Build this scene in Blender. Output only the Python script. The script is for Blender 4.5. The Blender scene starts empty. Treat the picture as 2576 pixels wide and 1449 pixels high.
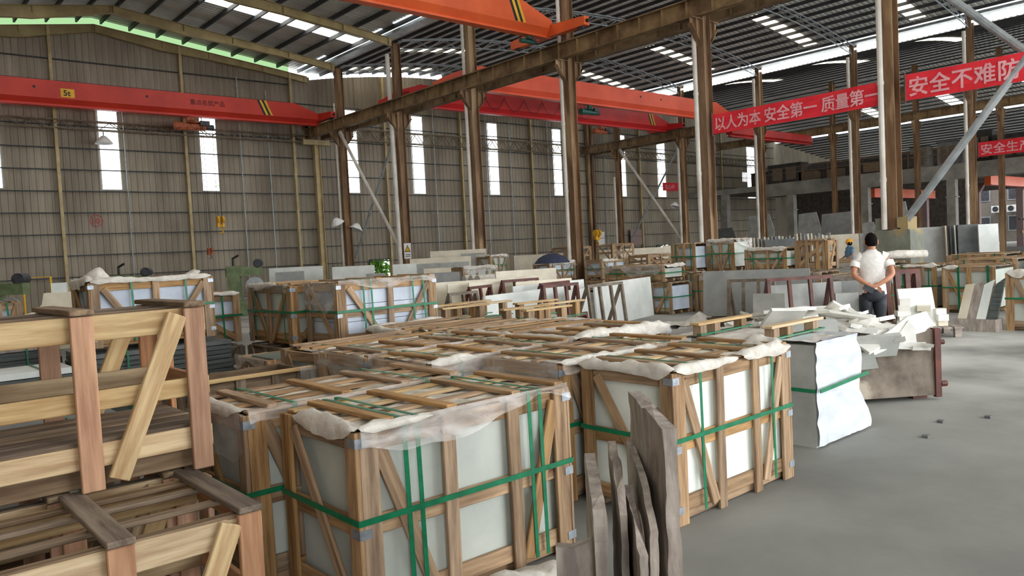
import bpy, bmesh, math, random
from mathutils import Vector, Matrix

RND = random.Random(11)
SC = bpy.context.scene
COL = SC.collection
PI = math.pi

# ---------------------------------------------------------------- camera
cam_d = bpy.data.cameras.new('camera')
cam_d.sensor_width = 36.0
cam_d.lens = 1935.0 / 2576.0 * 36.0
cam_d.clip_start = 0.05
cam_d.clip_end = 400
cam = bpy.data.objects.new('camera', cam_d)
COL.objects.link(cam)
cam.matrix_world = Matrix(((0.75133658, 0.06941461, -0.6562583, 0.0),
                           (-0.65793326, 0.00170068, -0.75307432, 0.0),
                           (-0.05115828, 0.99758645, 0.04694797, 1.7),
                           (0, 0, 0, 1)))
SC.camera = cam

# ---------------------------------------------------------------- daylight, exposure
W = bpy.data.worlds.new('sky')
SC.world = W
W.use_nodes = True
_bg = W.node_tree.nodes['Background']
_bg.inputs[0].default_value = (0.93, 0.97, 1.0, 1)
_bg.inputs[1].default_value = 7.6
SC.view_settings.view_transform = 'Standard'
SC.view_settings.look = 'None'
SC.view_settings.gamma = 1.0
SC.view_settings.exposure = 0.0
SC.cycles.max_bounces = 7
SC.cycles.diffuse_bounces = 4
SC.cycles.transparent_max_bounces = 10
SKY_E = 6.0      # brightness of the daylit roof lights
WIN_E = 4.0      # brightness of the daylit wall strips

# ---------------------------------------------------------------- materials
def srgb(r, g, b):
    f = lambda c: (c / 255 / 12.92) if c / 255 <= 0.04045 else ((c / 255 + 0.055) / 1.055) ** 2.4
    return (f(r), f(g), f(b))

def M(name, c1, c2=None, rough=0.65, scale=4.0, stretch=(1, 1, 1), detail=6, metal=0.0, objvar=0.0,
      bump=0.0, bscale=30.0, lo=0.35, hi=0.65, coords='Object', spec=0.4, spots=None, dust=None):
    """two colours mixed by a noise; objvar varies the value from object to object; spots = (colour, scale, threshold)"""
    m = bpy.data.materials.new(name)
    m.use_nodes = True
    nt = m.node_tree
    N, Lk = nt.nodes, nt.links
    b = N['Principled BSDF']
    b.inputs['Roughness'].default_value = rough
    b.inputs['Metallic'].default_value = metal
    b.inputs['Specular IOR Level'].default_value = spec
    c2 = c2 or tuple(x * 0.75 for x in c1)
    tc = N.new('ShaderNodeTexCoord')
    mp = N.new('ShaderNodeMapping')
    mp.inputs['Scale'].default_value = stretch
    Lk.new(tc.outputs[coords], mp.inputs[0])
    src = mp.outputs[0]
    oi = N.new('ShaderNodeObjectInfo')
    if objvar:
        ad = N.new('ShaderNodeVectorMath'); ad.operation = 'ADD'
        ml = N.new('ShaderNodeMath'); ml.operation = 'MULTIPLY'; ml.inputs[1].default_value = 57.0
        Lk.new(oi.outputs['Random'], ml.inputs[0])
        Lk.new(src, ad.inputs[0]); Lk.new(ml.outputs[0], ad.inputs[1])
        src = ad.outputs[0]
    nz = N.new('ShaderNodeTexNoise')
    nz.inputs['Scale'].default_value = scale
    nz.inputs['Detail'].default_value = detail
    nz.inputs['Roughness'].default_value = 0.6
    Lk.new(src, nz.inputs['Vector'])
    cr = N.new('ShaderNodeValToRGB')
    cr.color_ramp.elements[0].position = lo
    cr.color_ramp.elements[1].position = hi
    cr.color_ramp.elements[0].color = (*c2, 1)
    cr.color_ramp.elements[1].color = (*c1, 1)
    Lk.new(nz.outputs[0], cr.inputs[0])
    col = cr.outputs[0]
    if spots:
        n2 = N.new('ShaderNodeTexNoise')
        n2.inputs['Scale'].default_value = spots[1]; n2.inputs['Detail'].default_value = 4
        Lk.new(src, n2.inputs['Vector'])
        r2 = N.new('ShaderNodeValToRGB')
        r2.color_ramp.elements[0].position = spots[2]; r2.color_ramp.elements[1].position = spots[2] + 0.08
        Lk.new(n2.outputs[0], r2.inputs[0])
        mx = N.new('ShaderNodeMixRGB'); mx.inputs[2].default_value = (*spots[0], 1)
        Lk.new(r2.outputs[0], mx.inputs[0]); Lk.new(col, mx.inputs[1])
        col = mx.outputs[0]
    if objvar:
        hs = N.new('ShaderNodeHueSaturation')
        mr = N.new('ShaderNodeMapRange')
        mr.inputs[3].default_value = 1 - objvar; mr.inputs[4].default_value = 1 + objvar
        Lk.new(oi.outputs['Random'], mr.inputs[0]); Lk.new(mr.outputs[0], hs.inputs['Value'])
        m3 = N.new('ShaderNodeMath'); m3.operation = 'MULTIPLY'; m3.inputs[1].default_value = 7.31
        m4 = N.new('ShaderNodeMath'); m4.operation = 'FRACT'
        m5 = N.new('ShaderNodeMapRange'); m5.inputs[3].default_value = 1 - objvar; m5.inputs[4].default_value = 1 + objvar * 0.6
        Lk.new(oi.outputs['Random'], m3.inputs[0]); Lk.new(m3.outputs[0], m4.inputs[0]); Lk.new(m4.outputs[0], m5.inputs[0])
        Lk.new(m5.outputs[0], hs.inputs['Saturation'])
        Lk.new(col, hs.inputs['Color'])
        col = hs.outputs[0]
    Lk.new(col, b.inputs['Base Color'])
    if bump:
        bn = N.new('ShaderNodeTexNoise'); bn.inputs['Scale'].default_value = bscale; bn.inputs['Detail'].default_value = 5
        Lk.new(src, bn.inputs['Vector'])
        bp = N.new('ShaderNodeBump'); bp.inputs['Strength'].default_value = bump; bp.inputs['Distance'].default_value = 0.02
        Lk.new(bn.outputs[0], bp.inputs['Height']); Lk.new(bp.outputs[0], b.inputs['Normal'])
    if dust:                                             # pale stone dust lying around a spot: (x, y, inner, outer radius, colour)
        ds = N.new('ShaderNodeVectorMath'); ds.operation = 'DISTANCE'; ds.inputs[1].default_value = (dust[0], dust[1], 0)
        Lk.new(tc.outputs['Object'], ds.inputs[0])
        r5 = N.new('ShaderNodeMapRange'); r5.inputs[1].default_value = dust[2]; r5.inputs[2].default_value = dust[3]; r5.inputs[3].default_value = 1.0; r5.inputs[4].default_value = 0.0
        n5 = N.new('ShaderNodeTexNoise'); n5.inputs['Scale'].default_value = 0.8; n5.inputs['Detail'].default_value = 9; Lk.new(tc.outputs['Object'], n5.inputs['Vector'])
        r6 = N.new('ShaderNodeMapRange'); r6.inputs[1].default_value = 0.3; r6.inputs[2].default_value = 0.62
        m6 = N.new('ShaderNodeMath'); m6.operation = 'MULTIPLY'
        Lk.new(ds.outputs['Value'], r5.inputs[0]); Lk.new(n5.outputs[0], r6.inputs[0]); Lk.new(r5.outputs[0], m6.inputs[0]); Lk.new(r6.outputs[0], m6.inputs[1])
        x6 = N.new('ShaderNodeMixRGB'); x6.inputs[2].default_value = (*dust[4], 1)
        Lk.new(m6.outputs[0], x6.inputs[0]); Lk.new(col, x6.inputs[1]); Lk.new(x6.outputs[0], b.inputs['Base Color'])
    return m

def emit(name, col, s, panes=None):
    m = bpy.data.materials.new(name)
    m.use_nodes = True
    nt = m.node_tree
    nt.nodes.clear()
    o = nt.nodes.new('ShaderNodeOutputMaterial')
    e = nt.nodes.new('ShaderNodeEmission')
    e.inputs[0].default_value = (*col, 1)
    e.inputs[1].default_value = s
    nt.links.new(e.outputs[0], o.inputs[0])
    if panes:                                            # foliage seen through the sheet: green blotches
        tc = nt.nodes.new('ShaderNodeTexCoord')
        nz = nt.nodes.new('ShaderNodeTexNoise'); nz.inputs['Scale'].default_value = panes[1]; nz.inputs['Detail'].default_value = 8
        cr = nt.nodes.new('ShaderNodeValToRGB')
        cr.color_ramp.elements[0].position = panes[2]; cr.color_ramp.elements[1].position = panes[2] + 0.07
        cr.color_ramp.elements[0].color = (*col, 1); cr.color_ramp.elements[1].color = (*panes[0], 1)
        nt.links.new(tc.outputs['Object'], nz.inputs[0]); nt.links.new(nz.outputs[0], cr.inputs[0])
        nt.links.new(cr.outputs[0], e.inputs[0])
    return m

def film_mat(name, col, opaque, rough=0.25, scale=14):
    m = bpy.data.materials.new(name)
    m.use_nodes = True
    nt = m.node_tree; N, Lk = nt.nodes, nt.links
    b = N['Principled BSDF']
    b.inputs['Base Color'].default_value = (*col, 1)
    b.inputs['Roughness'].default_value = rough
    b.inputs['Specular IOR Level'].default_value = 0.6
    tr = N.new('ShaderNodeBsdfTransparent')
    mix = N.new('ShaderNodeMixShader')
    tc = N.new('ShaderNodeTexCoord')
    mp = N.new('ShaderNodeMapping'); mp.inputs['Scale'].default_value = (1, 1, 2.6)
    mp.inputs['Rotation'].default_value = (0.3, 0.5, 0.4)
    nz = N.new('ShaderNodeTexNoise'); nz.inputs['Scale'].default_value = scale; nz.inputs['Detail'].default_value = 3
    nz.inputs['Distortion'].default_value = 0.5
    mr = N.new('ShaderNodeMapRange')
    mr.inputs[1].default_value = 0.35; mr.inputs[2].default_value = 0.72
    mr.inputs[3].default_value = opaque[0]; mr.inputs[4].default_value = opaque[1]
    bp = N.new('ShaderNodeBump'); bp.inputs['Strength'].default_value = 0.35; bp.inputs['Distance'].default_value = 0.03
    Lk.new(tc.outputs['Object'], mp.inputs[0]); Lk.new(mp.outputs[0], nz.inputs[0])
    Lk.new(nz.outputs[0], mr.inputs[0]); Lk.new(mr.outputs[0], mix.inputs[0])
    Lk.new(nz.outputs[0], bp.inputs['Height']); Lk.new(bp.outputs[0], b.inputs['Normal'])
    Lk.new(tr.outputs[0], mix.inputs[1]); Lk.new(b.outputs[0], mix.inputs[2])
    Lk.new(mix.outputs[0], N['Material Output'].inputs[0])
    return m

WOODST = (2.2, 26, 26)
MT = dict(
    wood=M('crate_wood', srgb(178, 144, 104), srgb(122, 92, 62), rough=0.75, scale=1.0, stretch=WOODST, objvar=0.22, bump=0.25, bscale=1.6, spots=(srgb(96, 66, 40), 0.22, 0.66)),
    woodred=M('fresh_pine', srgb(190, 144, 108), srgb(150, 106, 76), rough=0.75, scale=1.0, stretch=WOODST, objvar=0.15, bump=0.2, bscale=1.6),
    woodpale=M('pale_pine', srgb(208, 182, 138), srgb(164, 130, 90), rough=0.75, scale=1.0, stretch=WOODST, objvar=0.15, bump=0.2, bscale=1.6),
    woodfar=M('weathered_crate_wood', srgb(176, 146, 110), srgb(118, 90, 64), rough=0.8, scale=1.0, stretch=WOODST, objvar=0.2),
    woodold=M('grey_old_timber', srgb(142, 122, 100), srgb(92, 74, 58), rough=0.85, scale=1.0, stretch=WOODST, objvar=0.25),
    loadlit=M('lit_wrapped_stone', srgb(240, 242, 232), srgb(222, 226, 216), rough=0.6, scale=2.5, objvar=0.02),  # lighter copy of load: stronger daylight on one crate put into its colour
    load=M('foam_wrapped_stone', srgb(196, 199, 188), srgb(178, 183, 174), rough=0.6, scale=2.5, objvar=0.04),
    loadblue=M('bluish_wrapped_stone', srgb(204, 212, 222), srgb(178, 186, 200), rough=0.6, scale=2.5, objvar=0.05),
    loadgreen=M('grey_green_stone', srgb(126, 132, 120), srgb(100, 108, 98), rough=0.55, scale=3),
    foam=M('crumpled_foam_sheet', srgb(216, 210, 200), srgb(186, 178, 166), rough=0.7, scale=9, bump=1.0, bscale=9),
    topsheet=M('dusty_wrapping', srgb(222, 214, 198), srgb(170, 162, 146), rough=0.7, scale=7, bump=0.7, bscale=12, objvar=0.1),
    film=film_mat('clear_plastic_film', (0.74, 0.70, 0.66), (0.14, 0.55), scale=4.5),
    whitefilm=film_mat('glossy_white_film', (0.66, 0.69, 0.73), (0.9, 1.0), rough=0.16, scale=3),
    strap=M('green_strapping', srgb(22, 122, 82), srgb(14, 100, 66), rough=0.35, scale=12),
    clip=M('galvanised_clip', srgb(176, 182, 188), srgb(140, 148, 156), rough=0.4, metal=0.6, scale=20),
    floor=M('dusty_concrete', srgb(138, 137, 131), srgb(106, 105, 100), rough=0.72, scale=0.55, detail=10, lo=0.3, hi=0.7, bump=0.12, bscale=6, spots=(srgb(170, 168, 162), 0.16, 0.56), dust=(12.5, 2.6, 2.0, 6.5, srgb(192, 191, 184))),
    wall=M('ribbed_wall_sheet', srgb(160, 149, 131), srgb(126, 115, 99), rough=0.6, scale=0.7, stretch=(1.2, 1, 0.25), detail=8),
    roof=M('zinc_roof_sheet', srgb(214, 216, 210), srgb(186, 188, 184), rough=0.5, scale=0.6, metal=0.1),
    roofdark=M('dull_roof_sheet', srgb(222, 221, 214), srgb(192, 191, 186), rough=0.55, scale=0.6, metal=0.1),
    purlin=M('dark_purlin_steel', srgb(66, 68, 70), srgb(48, 50, 52), rough=0.6, scale=2),
    rafter=M('cream_painted_steel', srgb(182, 164, 116), srgb(150, 132, 90), rough=0.55, scale=1.2),
    post=M('yellow_cream_post', srgb(196, 176, 130), srgb(164, 146, 106), rough=0.55, scale=1.5),
    rust=M('rust_brown_steel', srgb(140, 110, 80), srgb(96, 70, 48), rough=0.7, scale=1.6, stretch=(2, 2, 0.35), objvar=0.06, spots=(srgb(160, 132, 98), 0.8, 0.56)),
    runway=M('rusty_runway_steel', srgb(142, 116, 80), srgb(92, 68, 44), rough=0.7, scale=1.4, objvar=0.05),
    galv=M('galvanised_tube', srgb(176, 180, 180), srgb(140, 146, 148), rough=0.45, metal=0.35, scale=3),
    lattice=M('grey_lattice_steel', srgb(150, 154, 156), srgb(118, 122, 126), rough=0.5, metal=0.2, scale=3),
    lattice2=M('dusty_lattice_steel', srgb(128, 116, 94), srgb(92, 82, 66), rough=0.6, scale=3),
    pvc=M('white_plastic_pipe', srgb(220, 214, 204), srgb(190, 182, 170), rough=0.45, scale=1.2),
    red=M('red_crane_paint', srgb(200, 58, 40), srgb(182, 48, 34), rough=0.4, scale=0.8),
    red2=M('deep_red_crane_paint', srgb(206, 46, 46), srgb(184, 38, 40), rough=0.4, scale=0.8),
    red3=M('dull_red_crane_paint', srgb(190, 44, 40), srgb(160, 36, 34), rough=0.45, scale=0.8),
    orange=M('orange_crane_paint', srgb(224, 100, 50), srgb(208, 86, 42), rough=0.4, scale=0.8),
    salmon=M('salmon_crane_paint', srgb(226, 92, 62), srgb(208, 80, 54), rough=0.4, scale=0.8),
    black=M('black_paint', (0.012, 0.012, 0.012), rough=0.5),
    yellow=M('yellow_paint', srgb(228, 176, 40), srgb(210, 156, 30), rough=0.45, scale=3),
    hgreen=M('green_hoist_paint', srgb(40, 92, 78), srgb(28, 72, 62), rough=0.45, scale=3),
    horange=M('rusty_hoist_paint', srgb(190, 100, 56), srgb(120, 60, 40), rough=0.6, scale=5),
    motor=M('dark_motor', srgb(70, 70, 76), srgb(44, 44, 48), rough=0.5, scale=6),
    cable=M('black_cable', (0.02, 0.02, 0.02), rough=0.6),
    banner=M('red_banner_cloth', srgb(232, 44, 56), srgb(214, 36, 48), rough=0.6, scale=1.2),
    bletter=M('pale_pink_lettering', srgb(234, 172, 174), srgb(226, 154, 158), rough=0.6),
    cream=M('cream_marble', srgb(226, 216, 194), srgb(206, 194, 170), rough=0.35, scale=2.2, objvar=0.05),
    white=M('white_marble', srgb(232, 234, 228), srgb(210, 214, 208), rough=0.35, scale=2.0, objvar=0.04),
    shard=M('broken_white_marble', srgb(238, 234, 224), srgb(206, 204, 198), rough=0.5, scale=3, objvar=0.08),
    grey=M('grey_stone', srgb(176, 176, 170), srgb(148, 148, 142), rough=0.5, scale=2.4, objvar=0.06),
    midgrey=M('speckled_grey_stone', srgb(160, 160, 156), srgb(140, 141, 138), rough=0.5, scale=3, objvar=0.05),
    darkgrey=M('dark_grey_stone', srgb(104, 106, 104), srgb(82, 84, 84), rough=0.5, scale=3, objvar=0.08),
    slate=M('layered_dark_stone', srgb(92, 98, 94), srgb(50, 56, 54), rough=0.6, scale=2, stretch=(1, 1, 24)),
    offcut=M('rough_taupe_stone', srgb(176, 164, 152), srgb(128, 116, 108), rough=0.6, scale=5, stretch=(3, 3, 0.8), bump=0.4, bscale=9, objvar=0.06),
    rack=M('red_brown_rack_paint', srgb(112, 66, 56), srgb(78, 44, 38), rough=0.55, scale=4, objvar=0.12),
    rackgrey=M('grey_rack_paint', srgb(134, 122, 108), srgb(98, 84, 72), rough=0.6, scale=4),
    skip=M('rusted_plate', srgb(134, 122, 108), srgb(84, 72, 60), rough=0.75, scale=3.2, detail=9, spots=(srgb(176, 164, 146), 2.0, 0.6), bump=0.3, bscale=12),
    concrete=M('bare_concrete', srgb(150, 146, 138), srgb(118, 114, 106), rough=0.8, scale=0.9, detail=9),
    pedestal=M('stained_concrete', srgb(128, 130, 116), srgb(104, 104, 92), rough=0.8, scale=1.8, spots=(srgb(158, 136, 94), 0.9, 0.55)),
    brick=M('dark_block_wall', srgb(98, 88, 80), srgb(70, 62, 56), rough=0.85, scale=3),
    darkroom=M('sooty_board', srgb(74, 68, 62), srgb(48, 44, 42), rough=0.8, scale=1.5),
    pink=M('pale_pink_render', srgb(150, 128, 122), srgb(136, 116, 112), rough=0.8, scale=1),
    paleblock=M('pale_facade', srgb(112, 104, 96), srgb(98, 90, 84), rough=0.8, scale=1),
    board=M('grey_board', srgb(150, 152, 150), srgb(120, 122, 122), rough=0.6, scale=1.5),
    plywood=M('beige_ground_sheet', srgb(196, 178, 146), srgb(168, 150, 118), rough=0.8, scale=1.5),
    umbrella=M('navy_cloth', srgb(52, 58, 82), srgb(40, 44, 66), rough=0.7),
    leaf=M('bright_leaves', srgb(130, 186, 48), srgb(62, 126, 20), rough=0.6, scale=3, objvar=0.1),
    mgreen=M('machine_green', srgb(120, 132, 92), srgb(86, 98, 70), rough=0.55, scale=4),
    skin=M('skin', srgb(196, 138, 108), srgb(176, 118, 92), rough=0.55, scale=8),
    shirt=M('white_knit', srgb(234, 230, 224), srgb(218, 212, 206), rough=0.8, scale=20),
    trousers=M('dark_navy_cloth', srgb(38, 42, 50), srgb(24, 28, 34), rough=0.6, scale=9),
    hair=M('black_hair', srgb(22, 17, 14), srgb(10, 8, 7), rough=0.9, scale=40, spec=0.1),
    helmet=M('yellow_helmet_shell', srgb(246, 176, 36), srgb(236, 160, 28), rough=0.3),
    bluecloth=M('faded_blue_cloth', srgb(120, 160, 188), srgb(90, 130, 164), rough=0.8, scale=10),
    paper=M('white_paper', srgb(238, 238, 236), srgb(224, 224, 222), rough=0.7),
    sky=emit('daylit_roof_sheet', (1.0, 0.98, 0.93), SKY_E),
    skywarm=emit('daylit_yellowed_sheet', (1.0, 0.92, 0.74), SKY_E * 0.55),
    gap=emit('daylight_gap', (0.86, 0.94, 1.0), SKY_E * 0.35),
    win=emit('daylit_wall_sheet', (0.98, 1.0, 1.0), WIN_E),
    wingreen=emit('daylit_sheet_with_foliage', (0.98, 1.0, 1.0), WIN_E, panes=((0.10, 0.26, 0.04), 1.5, 0.56)),
    greengap=emit('green_daylight_gap', (0.56, 0.92, 0.46), 0.85),
    lampglow=emit('lamp_glow', (1.0, 0.85, 0.6), 6.0),
)

# ---------------------------------------------------------------- object helpers
def tag(o, label=None, cat=None, group=None, kind=None):
    if label: o['label'] = label
    if cat: o['category'] = cat
    if group: o['group'] = group
    if kind: o['kind'] = kind
    return o

def thing(name, label, cat, loc=(0, 0, 0), rz=0.0, group=None):
    o = bpy.data.objects.new(name, None)
    o.empty_display_size = 0.2
    COL.objects.link(o)
    o.location = loc
    o.rotation_euler = (0, 0, rz)
    return tag(o, label, cat, group)

class MB:
    """collects vertices and faces; build() links them as ONE mesh object"""
    def __init__(s):
        s.v = []; s.f = []
    def add(s, vs, fs):
        n = len(s.v)
        s.v += [tuple(v) for v in vs]
        s.f += [tuple(i + n for i in f) for f in fs]
    def box(s, x0, y0, z0, x1, y1, z1):
        s.add([(x0, y0, z0), (x1, y0, z0), (x1, y1, z0), (x0, y1, z0), (x0, y0, z1), (x1, y0, z1), (x1, y1, z1), (x0, y1, z1)],
              [(0, 3, 2, 1), (4, 5, 6, 7), (0, 1, 5, 4), (1, 2, 6, 5), (2, 3, 7, 6), (3, 0, 4, 7)])
    def beam(s, a, b, w, t, up=(0, 0, 1)):
        """rectangular bar from a to b, w wide across, t thick along up"""
        a, b, up = Vector(a), Vector(b), Vector(up)
        d = (b - a).normalized()
        n = (up - d * up.dot(d))
        n = n.normalized() if n.length > 1e-6 else d.orthogonal().normalized()
        c = n.cross(d)
        vs = []
        for p in (a, b):
            for sw, st in ((-1, -1), (1, -1), (1, 1), (-1, 1)):
                vs.append(p + c * (sw * w / 2) + n * (st * t / 2))
        s.add(vs, [(0, 1, 2, 3), (7, 6, 5, 4), (0, 4, 5, 1), (1, 5, 6, 2), (2, 6, 7, 3), (3, 7, 4, 0)])
    def tube(s, pts, r, n=8, caps=True):
        pts = [Vector(p) for p in pts]
        rs = r if isinstance(r, (list, tuple)) else [r] * len(pts)
        base = len(s.v)
        prev = None
        for i, p in enumerate(pts):
            d = (pts[min(i + 1, len(pts) - 1)] - pts[max(i - 1, 0)]).normalized()
            if prev is None:
                u = d.orthogonal().normalized()
            else:
                u = (prev - d * prev.dot(d)).normalized()
            prev = u
            w = d.cross(u)
            for k in range(n):
                a = 2 * PI * k / n
                s.v.append(tuple(p + (u * math.cos(a) + w * math.sin(a)) * rs[i]))
        for i in range(len(pts) - 1):
            for k in range(n):
                k2 = (k + 1) % n
                s.f.append((base + i * n + k, base + i * n + k2, base + (i + 1) * n + k2, base + (i + 1) * n + k))
        if caps:
            s.f.append(tuple(base + k for k in reversed(range(n))))
            s.f.append(tuple(base + (len(pts) - 1) * n + k for k in range(n)))
    def lathe(s, prof, n=16, axis_o=(0, 0, 0)):
        ox, oy, oz = axis_o
        base = len(s.v)
        for r, z in prof:
            for k in range(n):
                a = 2 * PI * k / n
                s.v.append((ox + r * math.cos(a), oy + r * math.sin(a), oz + z))
        for i in range(len(prof) - 1):
            for k in range(n):
                k2 = (k + 1) % n
                s.f.append((base + i * n + k, base + i * n + k2, base + (i + 1) * n + k2, base + (i + 1) * n + k))
    def prism(s, poly, vec):
        """closed polygon (3-D points) pushed along vec"""
        poly = [Vector(p) for p in poly]; vec = Vector(vec)
        n = len(poly)
        s.add(poly + [p + vec for p in poly], [tuple(reversed(range(n))), tuple(range(n, 2 * n))] +
              [(i, (i + 1) % n, n + (i + 1) % n, n + i) for i in range(n)])
    def loft(s, rings, closed=True, caps=True):
        base = len(s.v); n = len(rings[0])
        for r in rings: s.v += [tuple(p) for p in r]
        for i in range(len(rings) - 1):
            for k in range(n if closed else n - 1):
                k2 = (k + 1) % n
                s.f.append((base + i * n + k, base + i * n + k2, base + (i + 1) * n + k2, base + (i + 1) * n + k))
        if caps and closed:
            s.f.append(tuple(base + k for k in reversed(range(n))))
            s.f.append(tuple(base + (len(rings) - 1) * n + k for k in range(n)))
    def mesh(s, name, mat, smooth=False, fix=True):
        me = bpy.data.meshes.new(name)
        me.from_pydata(s.v, [], s.f)
        if fix:
            bm = bmesh.new(); bm.from_mesh(me)
            bmesh.ops.recalc_face_normals(bm, faces=bm.faces)
            bm.to_mesh(me); bm.free()
        me.materials.append(mat)
        if smooth:
            for p in me.polygons: p.use_smooth = True
        me.update()
        return me
    def build(s, name, mat, parent=None, smooth=False, mtx=None, fix=True):
        o = bpy.data.objects.new(name, s.mesh(name, mat, smooth, fix))
        COL.objects.link(o)
        if parent: o.parent = parent
        if mtx is not None: o.matrix_basis = mtx
        return o

def struct(o, label=None):
    o['kind'] = 'structure'
    if label: o['label'] = label
    return o

def copy_tree(o, parent=None):
    c = o.copy(); COL.objects.link(c)
    if parent: c.parent = parent
    for ch in list(o.children): copy_tree(ch, c)
    return c

_planks = {}
def plank_mesh(L, w, t, mat, bev=0.004):
    key = (round(L, 2), round(w, 3), round(t, 3), mat.name)
    if key in _planks: return _planks[key]
    bm = bmesh.new()
    bmesh.ops.create_cube(bm, size=1.0)
    for v in bm.verts: v.co = (v.co.x * L, v.co.y * w, v.co.z * t)
    if bev:
        bmesh.ops.bevel(bm, geom=list(bm.edges), offset=min(bev, t * 0.25), segments=1, affect='EDGES')
    me = bpy.data.meshes.new('plank'); bm.to_mesh(me); bm.free()
    me.materials.append(mat)
    _planks[key] = me
    return me

def plank(parent, name, a, b, w, t, nrm, mat, bev=0.004):
    a, b, n = Vector(a), Vector(b), Vector(nrm)
    d = (b - a); L = d.length; d.normalize()
    n = (n - d * n.dot(d)).normalized()
    c = n.cross(d)
    o = bpy.data.objects.new(name, plank_mesh(L, w, t, mat, bev))
    COL.objects.link(o)
    o.parent = parent
    m = Matrix((d, c, n)).transposed().to_4x4()
    m.translation = (a + b) / 2
    o.matrix_basis = m
    return o

def text_mesh(body, size, mat, parent, name, mtx, bold=0.0, extrude=0.0, sx=1.0, space=1.0, thick=0.0):
    cu = bpy.data.curves.new('lettering', 'FONT')
    cu.body = body; cu.size = size; cu.align_x = 'LEFT'; cu.align_y = 'BOTTOM_BASELINE'
    cu.offset = bold; cu.extrude = extrude; cu.space_character = space; cu.resolution_u = 3
    tmp = bpy.data.objects.new('lettering', cu)
    COL.objects.link(tmp)
    bpy.context.view_layer.update()
    me = bpy.data.meshes.new_from_object(tmp.evaluated_get(bpy.context.evaluated_depsgraph_get()))
    bpy.data.objects.remove(tmp); bpy.data.curves.remove(cu)
    me.materials.clear(); me.materials.append(mat)
    for v in me.vertices: v.co.x *= sx
    if thick:                                            # heavier strokes: the glyphs repeated a hair apart
        bm = bmesh.new()
        for dx, dy in ((-1, -1), (1, -1), (1, 1), (-1, 1)):
            n0 = len(bm.verts); bm.from_mesh(me); bm.verts.ensure_lookup_table()
            for v in bm.verts[n0:]: v.co.x += dx * thick; v.co.y += dy * thick; v.co.z += 0.0004 * (dx + 2 * dy)
        bm.to_mesh(me); bm.free()
    o = bpy.data.objects.new(name, me); COL.objects.link(o)
    o.parent = parent; o.matrix_basis = mtx
    return o, (max(v.co.x for v in me.vertices) if len(me.vertices) else 0)

def noise(x, y=0.0, z=0.0):
    from mathutils import noise as nn
    return nn.noise(Vector((x, y, z)))

# ================================================================ the hall
XA, XB, XC, YW = 21.8, 45.4, 57.5, 42.55
Y0 = -9.0
COLY = [38.9, 33.0, 27.0, 21.0, 14.86, 8.95]
COLYB = [39.0, 33.0, 26.9, 20.75, 14.6, 8.6]
def z1(x): return 14.36 - (0.117 if x > 10.3 else 0.16) * abs(x - 10.3)
def z2(x): return 12.85 + 1.1 * (1 - ((x - 33.6) / 11.8) ** 2)
def z3(x): return 12.3 + 1.4 * (1 - ((x - 60) / 14.4) ** 2) if x < 60 else 13.7 - 0.13 * (x - 60)
def ztop(x): return z1(x) if x < 21.9 else z2(x) if x < 45.5 else z3(min(x, 74))

m = MB(); m.box(-14, -16, -0.2, 112, 60, 0)
struct(m.build('floor', MT['floor']), 'dusty grey concrete floor of the stone works')

# -------- back gable wall of ribbed sheet, open where the light strips and the doorway are
WINX = [(5.1, 6.02), (10.21, 11.13), (15.17, 16.09), (23.95, 24.86), (28.93, 29.85), (35.48, 36.35), (41.95, 42.8), (49.5, 50.4), (54.75, 55.8), (69.1, 70.4)]
WINZ = (5.87, 10.95)
def ribs(mb, x0, x1, za, zb, y, step=0.3, depth=0.035):
    pts = []
    x = math.floor(x0 / step) * step
    prof = [(0, 0), (0.16, 0), (0.2, depth), (0.26, depth)]
    while x < x1 + step:
        for dx, d in prof:
            if x0 <= x + dx * step / 0.3 <= x1: pts.append((x + dx * step / 0.3, d))
        x += step
    pts = [(x0, 0)] + pts + [(x1, 0)]
    base = len(mb.v)
    for px, d in pts:
        mb.v.append((px, y - d, za(px) if callable(za) else za)); mb.v.append((px, y - d, zb(px) if callable(zb) else zb))
    for i in range(len(pts) - 1):
        b = base + 2 * i
        mb.f.append((b, b + 2, b + 3, b + 1))
m = MB()
DOORS = [(25.25, 26.75, 1.62), (54.1, 55.25, 1.6)]
GAP = 0.32
xs = -1.6
top = lambda x: ztop(x) - GAP
for a, b in WINX:
    cuts = [d for d in DOORS if xs <= d[0] and d[1] <= a]
    x = xs
    for d in cuts:
        ribs(m, x, d[0], 0, top, YW); ribs(m, d[0], d[1], d[2], top, YW); x = d[1]
    ribs(m, x, a, 0, top, YW)
    dd = [d for d in DOORS if a < d[1] and d[0] < b]
    ribs(m, a, b, dd[0][2] if dd else 0, WINZ[0], YW); ribs(m, a, b, WINZ[1], top, YW)
    xs = b
ribs(m, xs, 90, 0, lambda x: 11.7, YW)
back = struct(m.build('wall_back', MT['wall'], fix=False), 'ribbed sheet gable wall at the far end')
for z in (1.55, 2.6, 3.65, 4.7, 5.75, 6.8, 7.85, 8.95, 10.0, 11.05, 12.1):
    m = MB()
    if z < 11.8: m.box(-1.5, YW - 0.16, z - 0.025, 74, YW - 0.06, z + 0.025)
    else: m.box(2.2, YW - 0.16, z - 0.025, 20.6, YW - 0.06, z + 0.025)
    m.build('girt', MT['purlin'], back)
for x in (8.3, 14.35, 20.5, 26.75, 32.85, 39.45, 52.0, 58.1, 64.2):
    m = MB(); zt = ztop(x) - 0.4
    m.box(x - 0.07, YW - 0.34, 0, x + 0.07, YW - 0.325, zt); m.box(x - 0.07, YW - 0.19, 0, x + 0.07, YW - 0.175, zt); m.box(x - 0.008, YW - 0.325, 0, x + 0.008, YW - 0.19, zt)
    m.build('wall_post', MT['post'], back)
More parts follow.
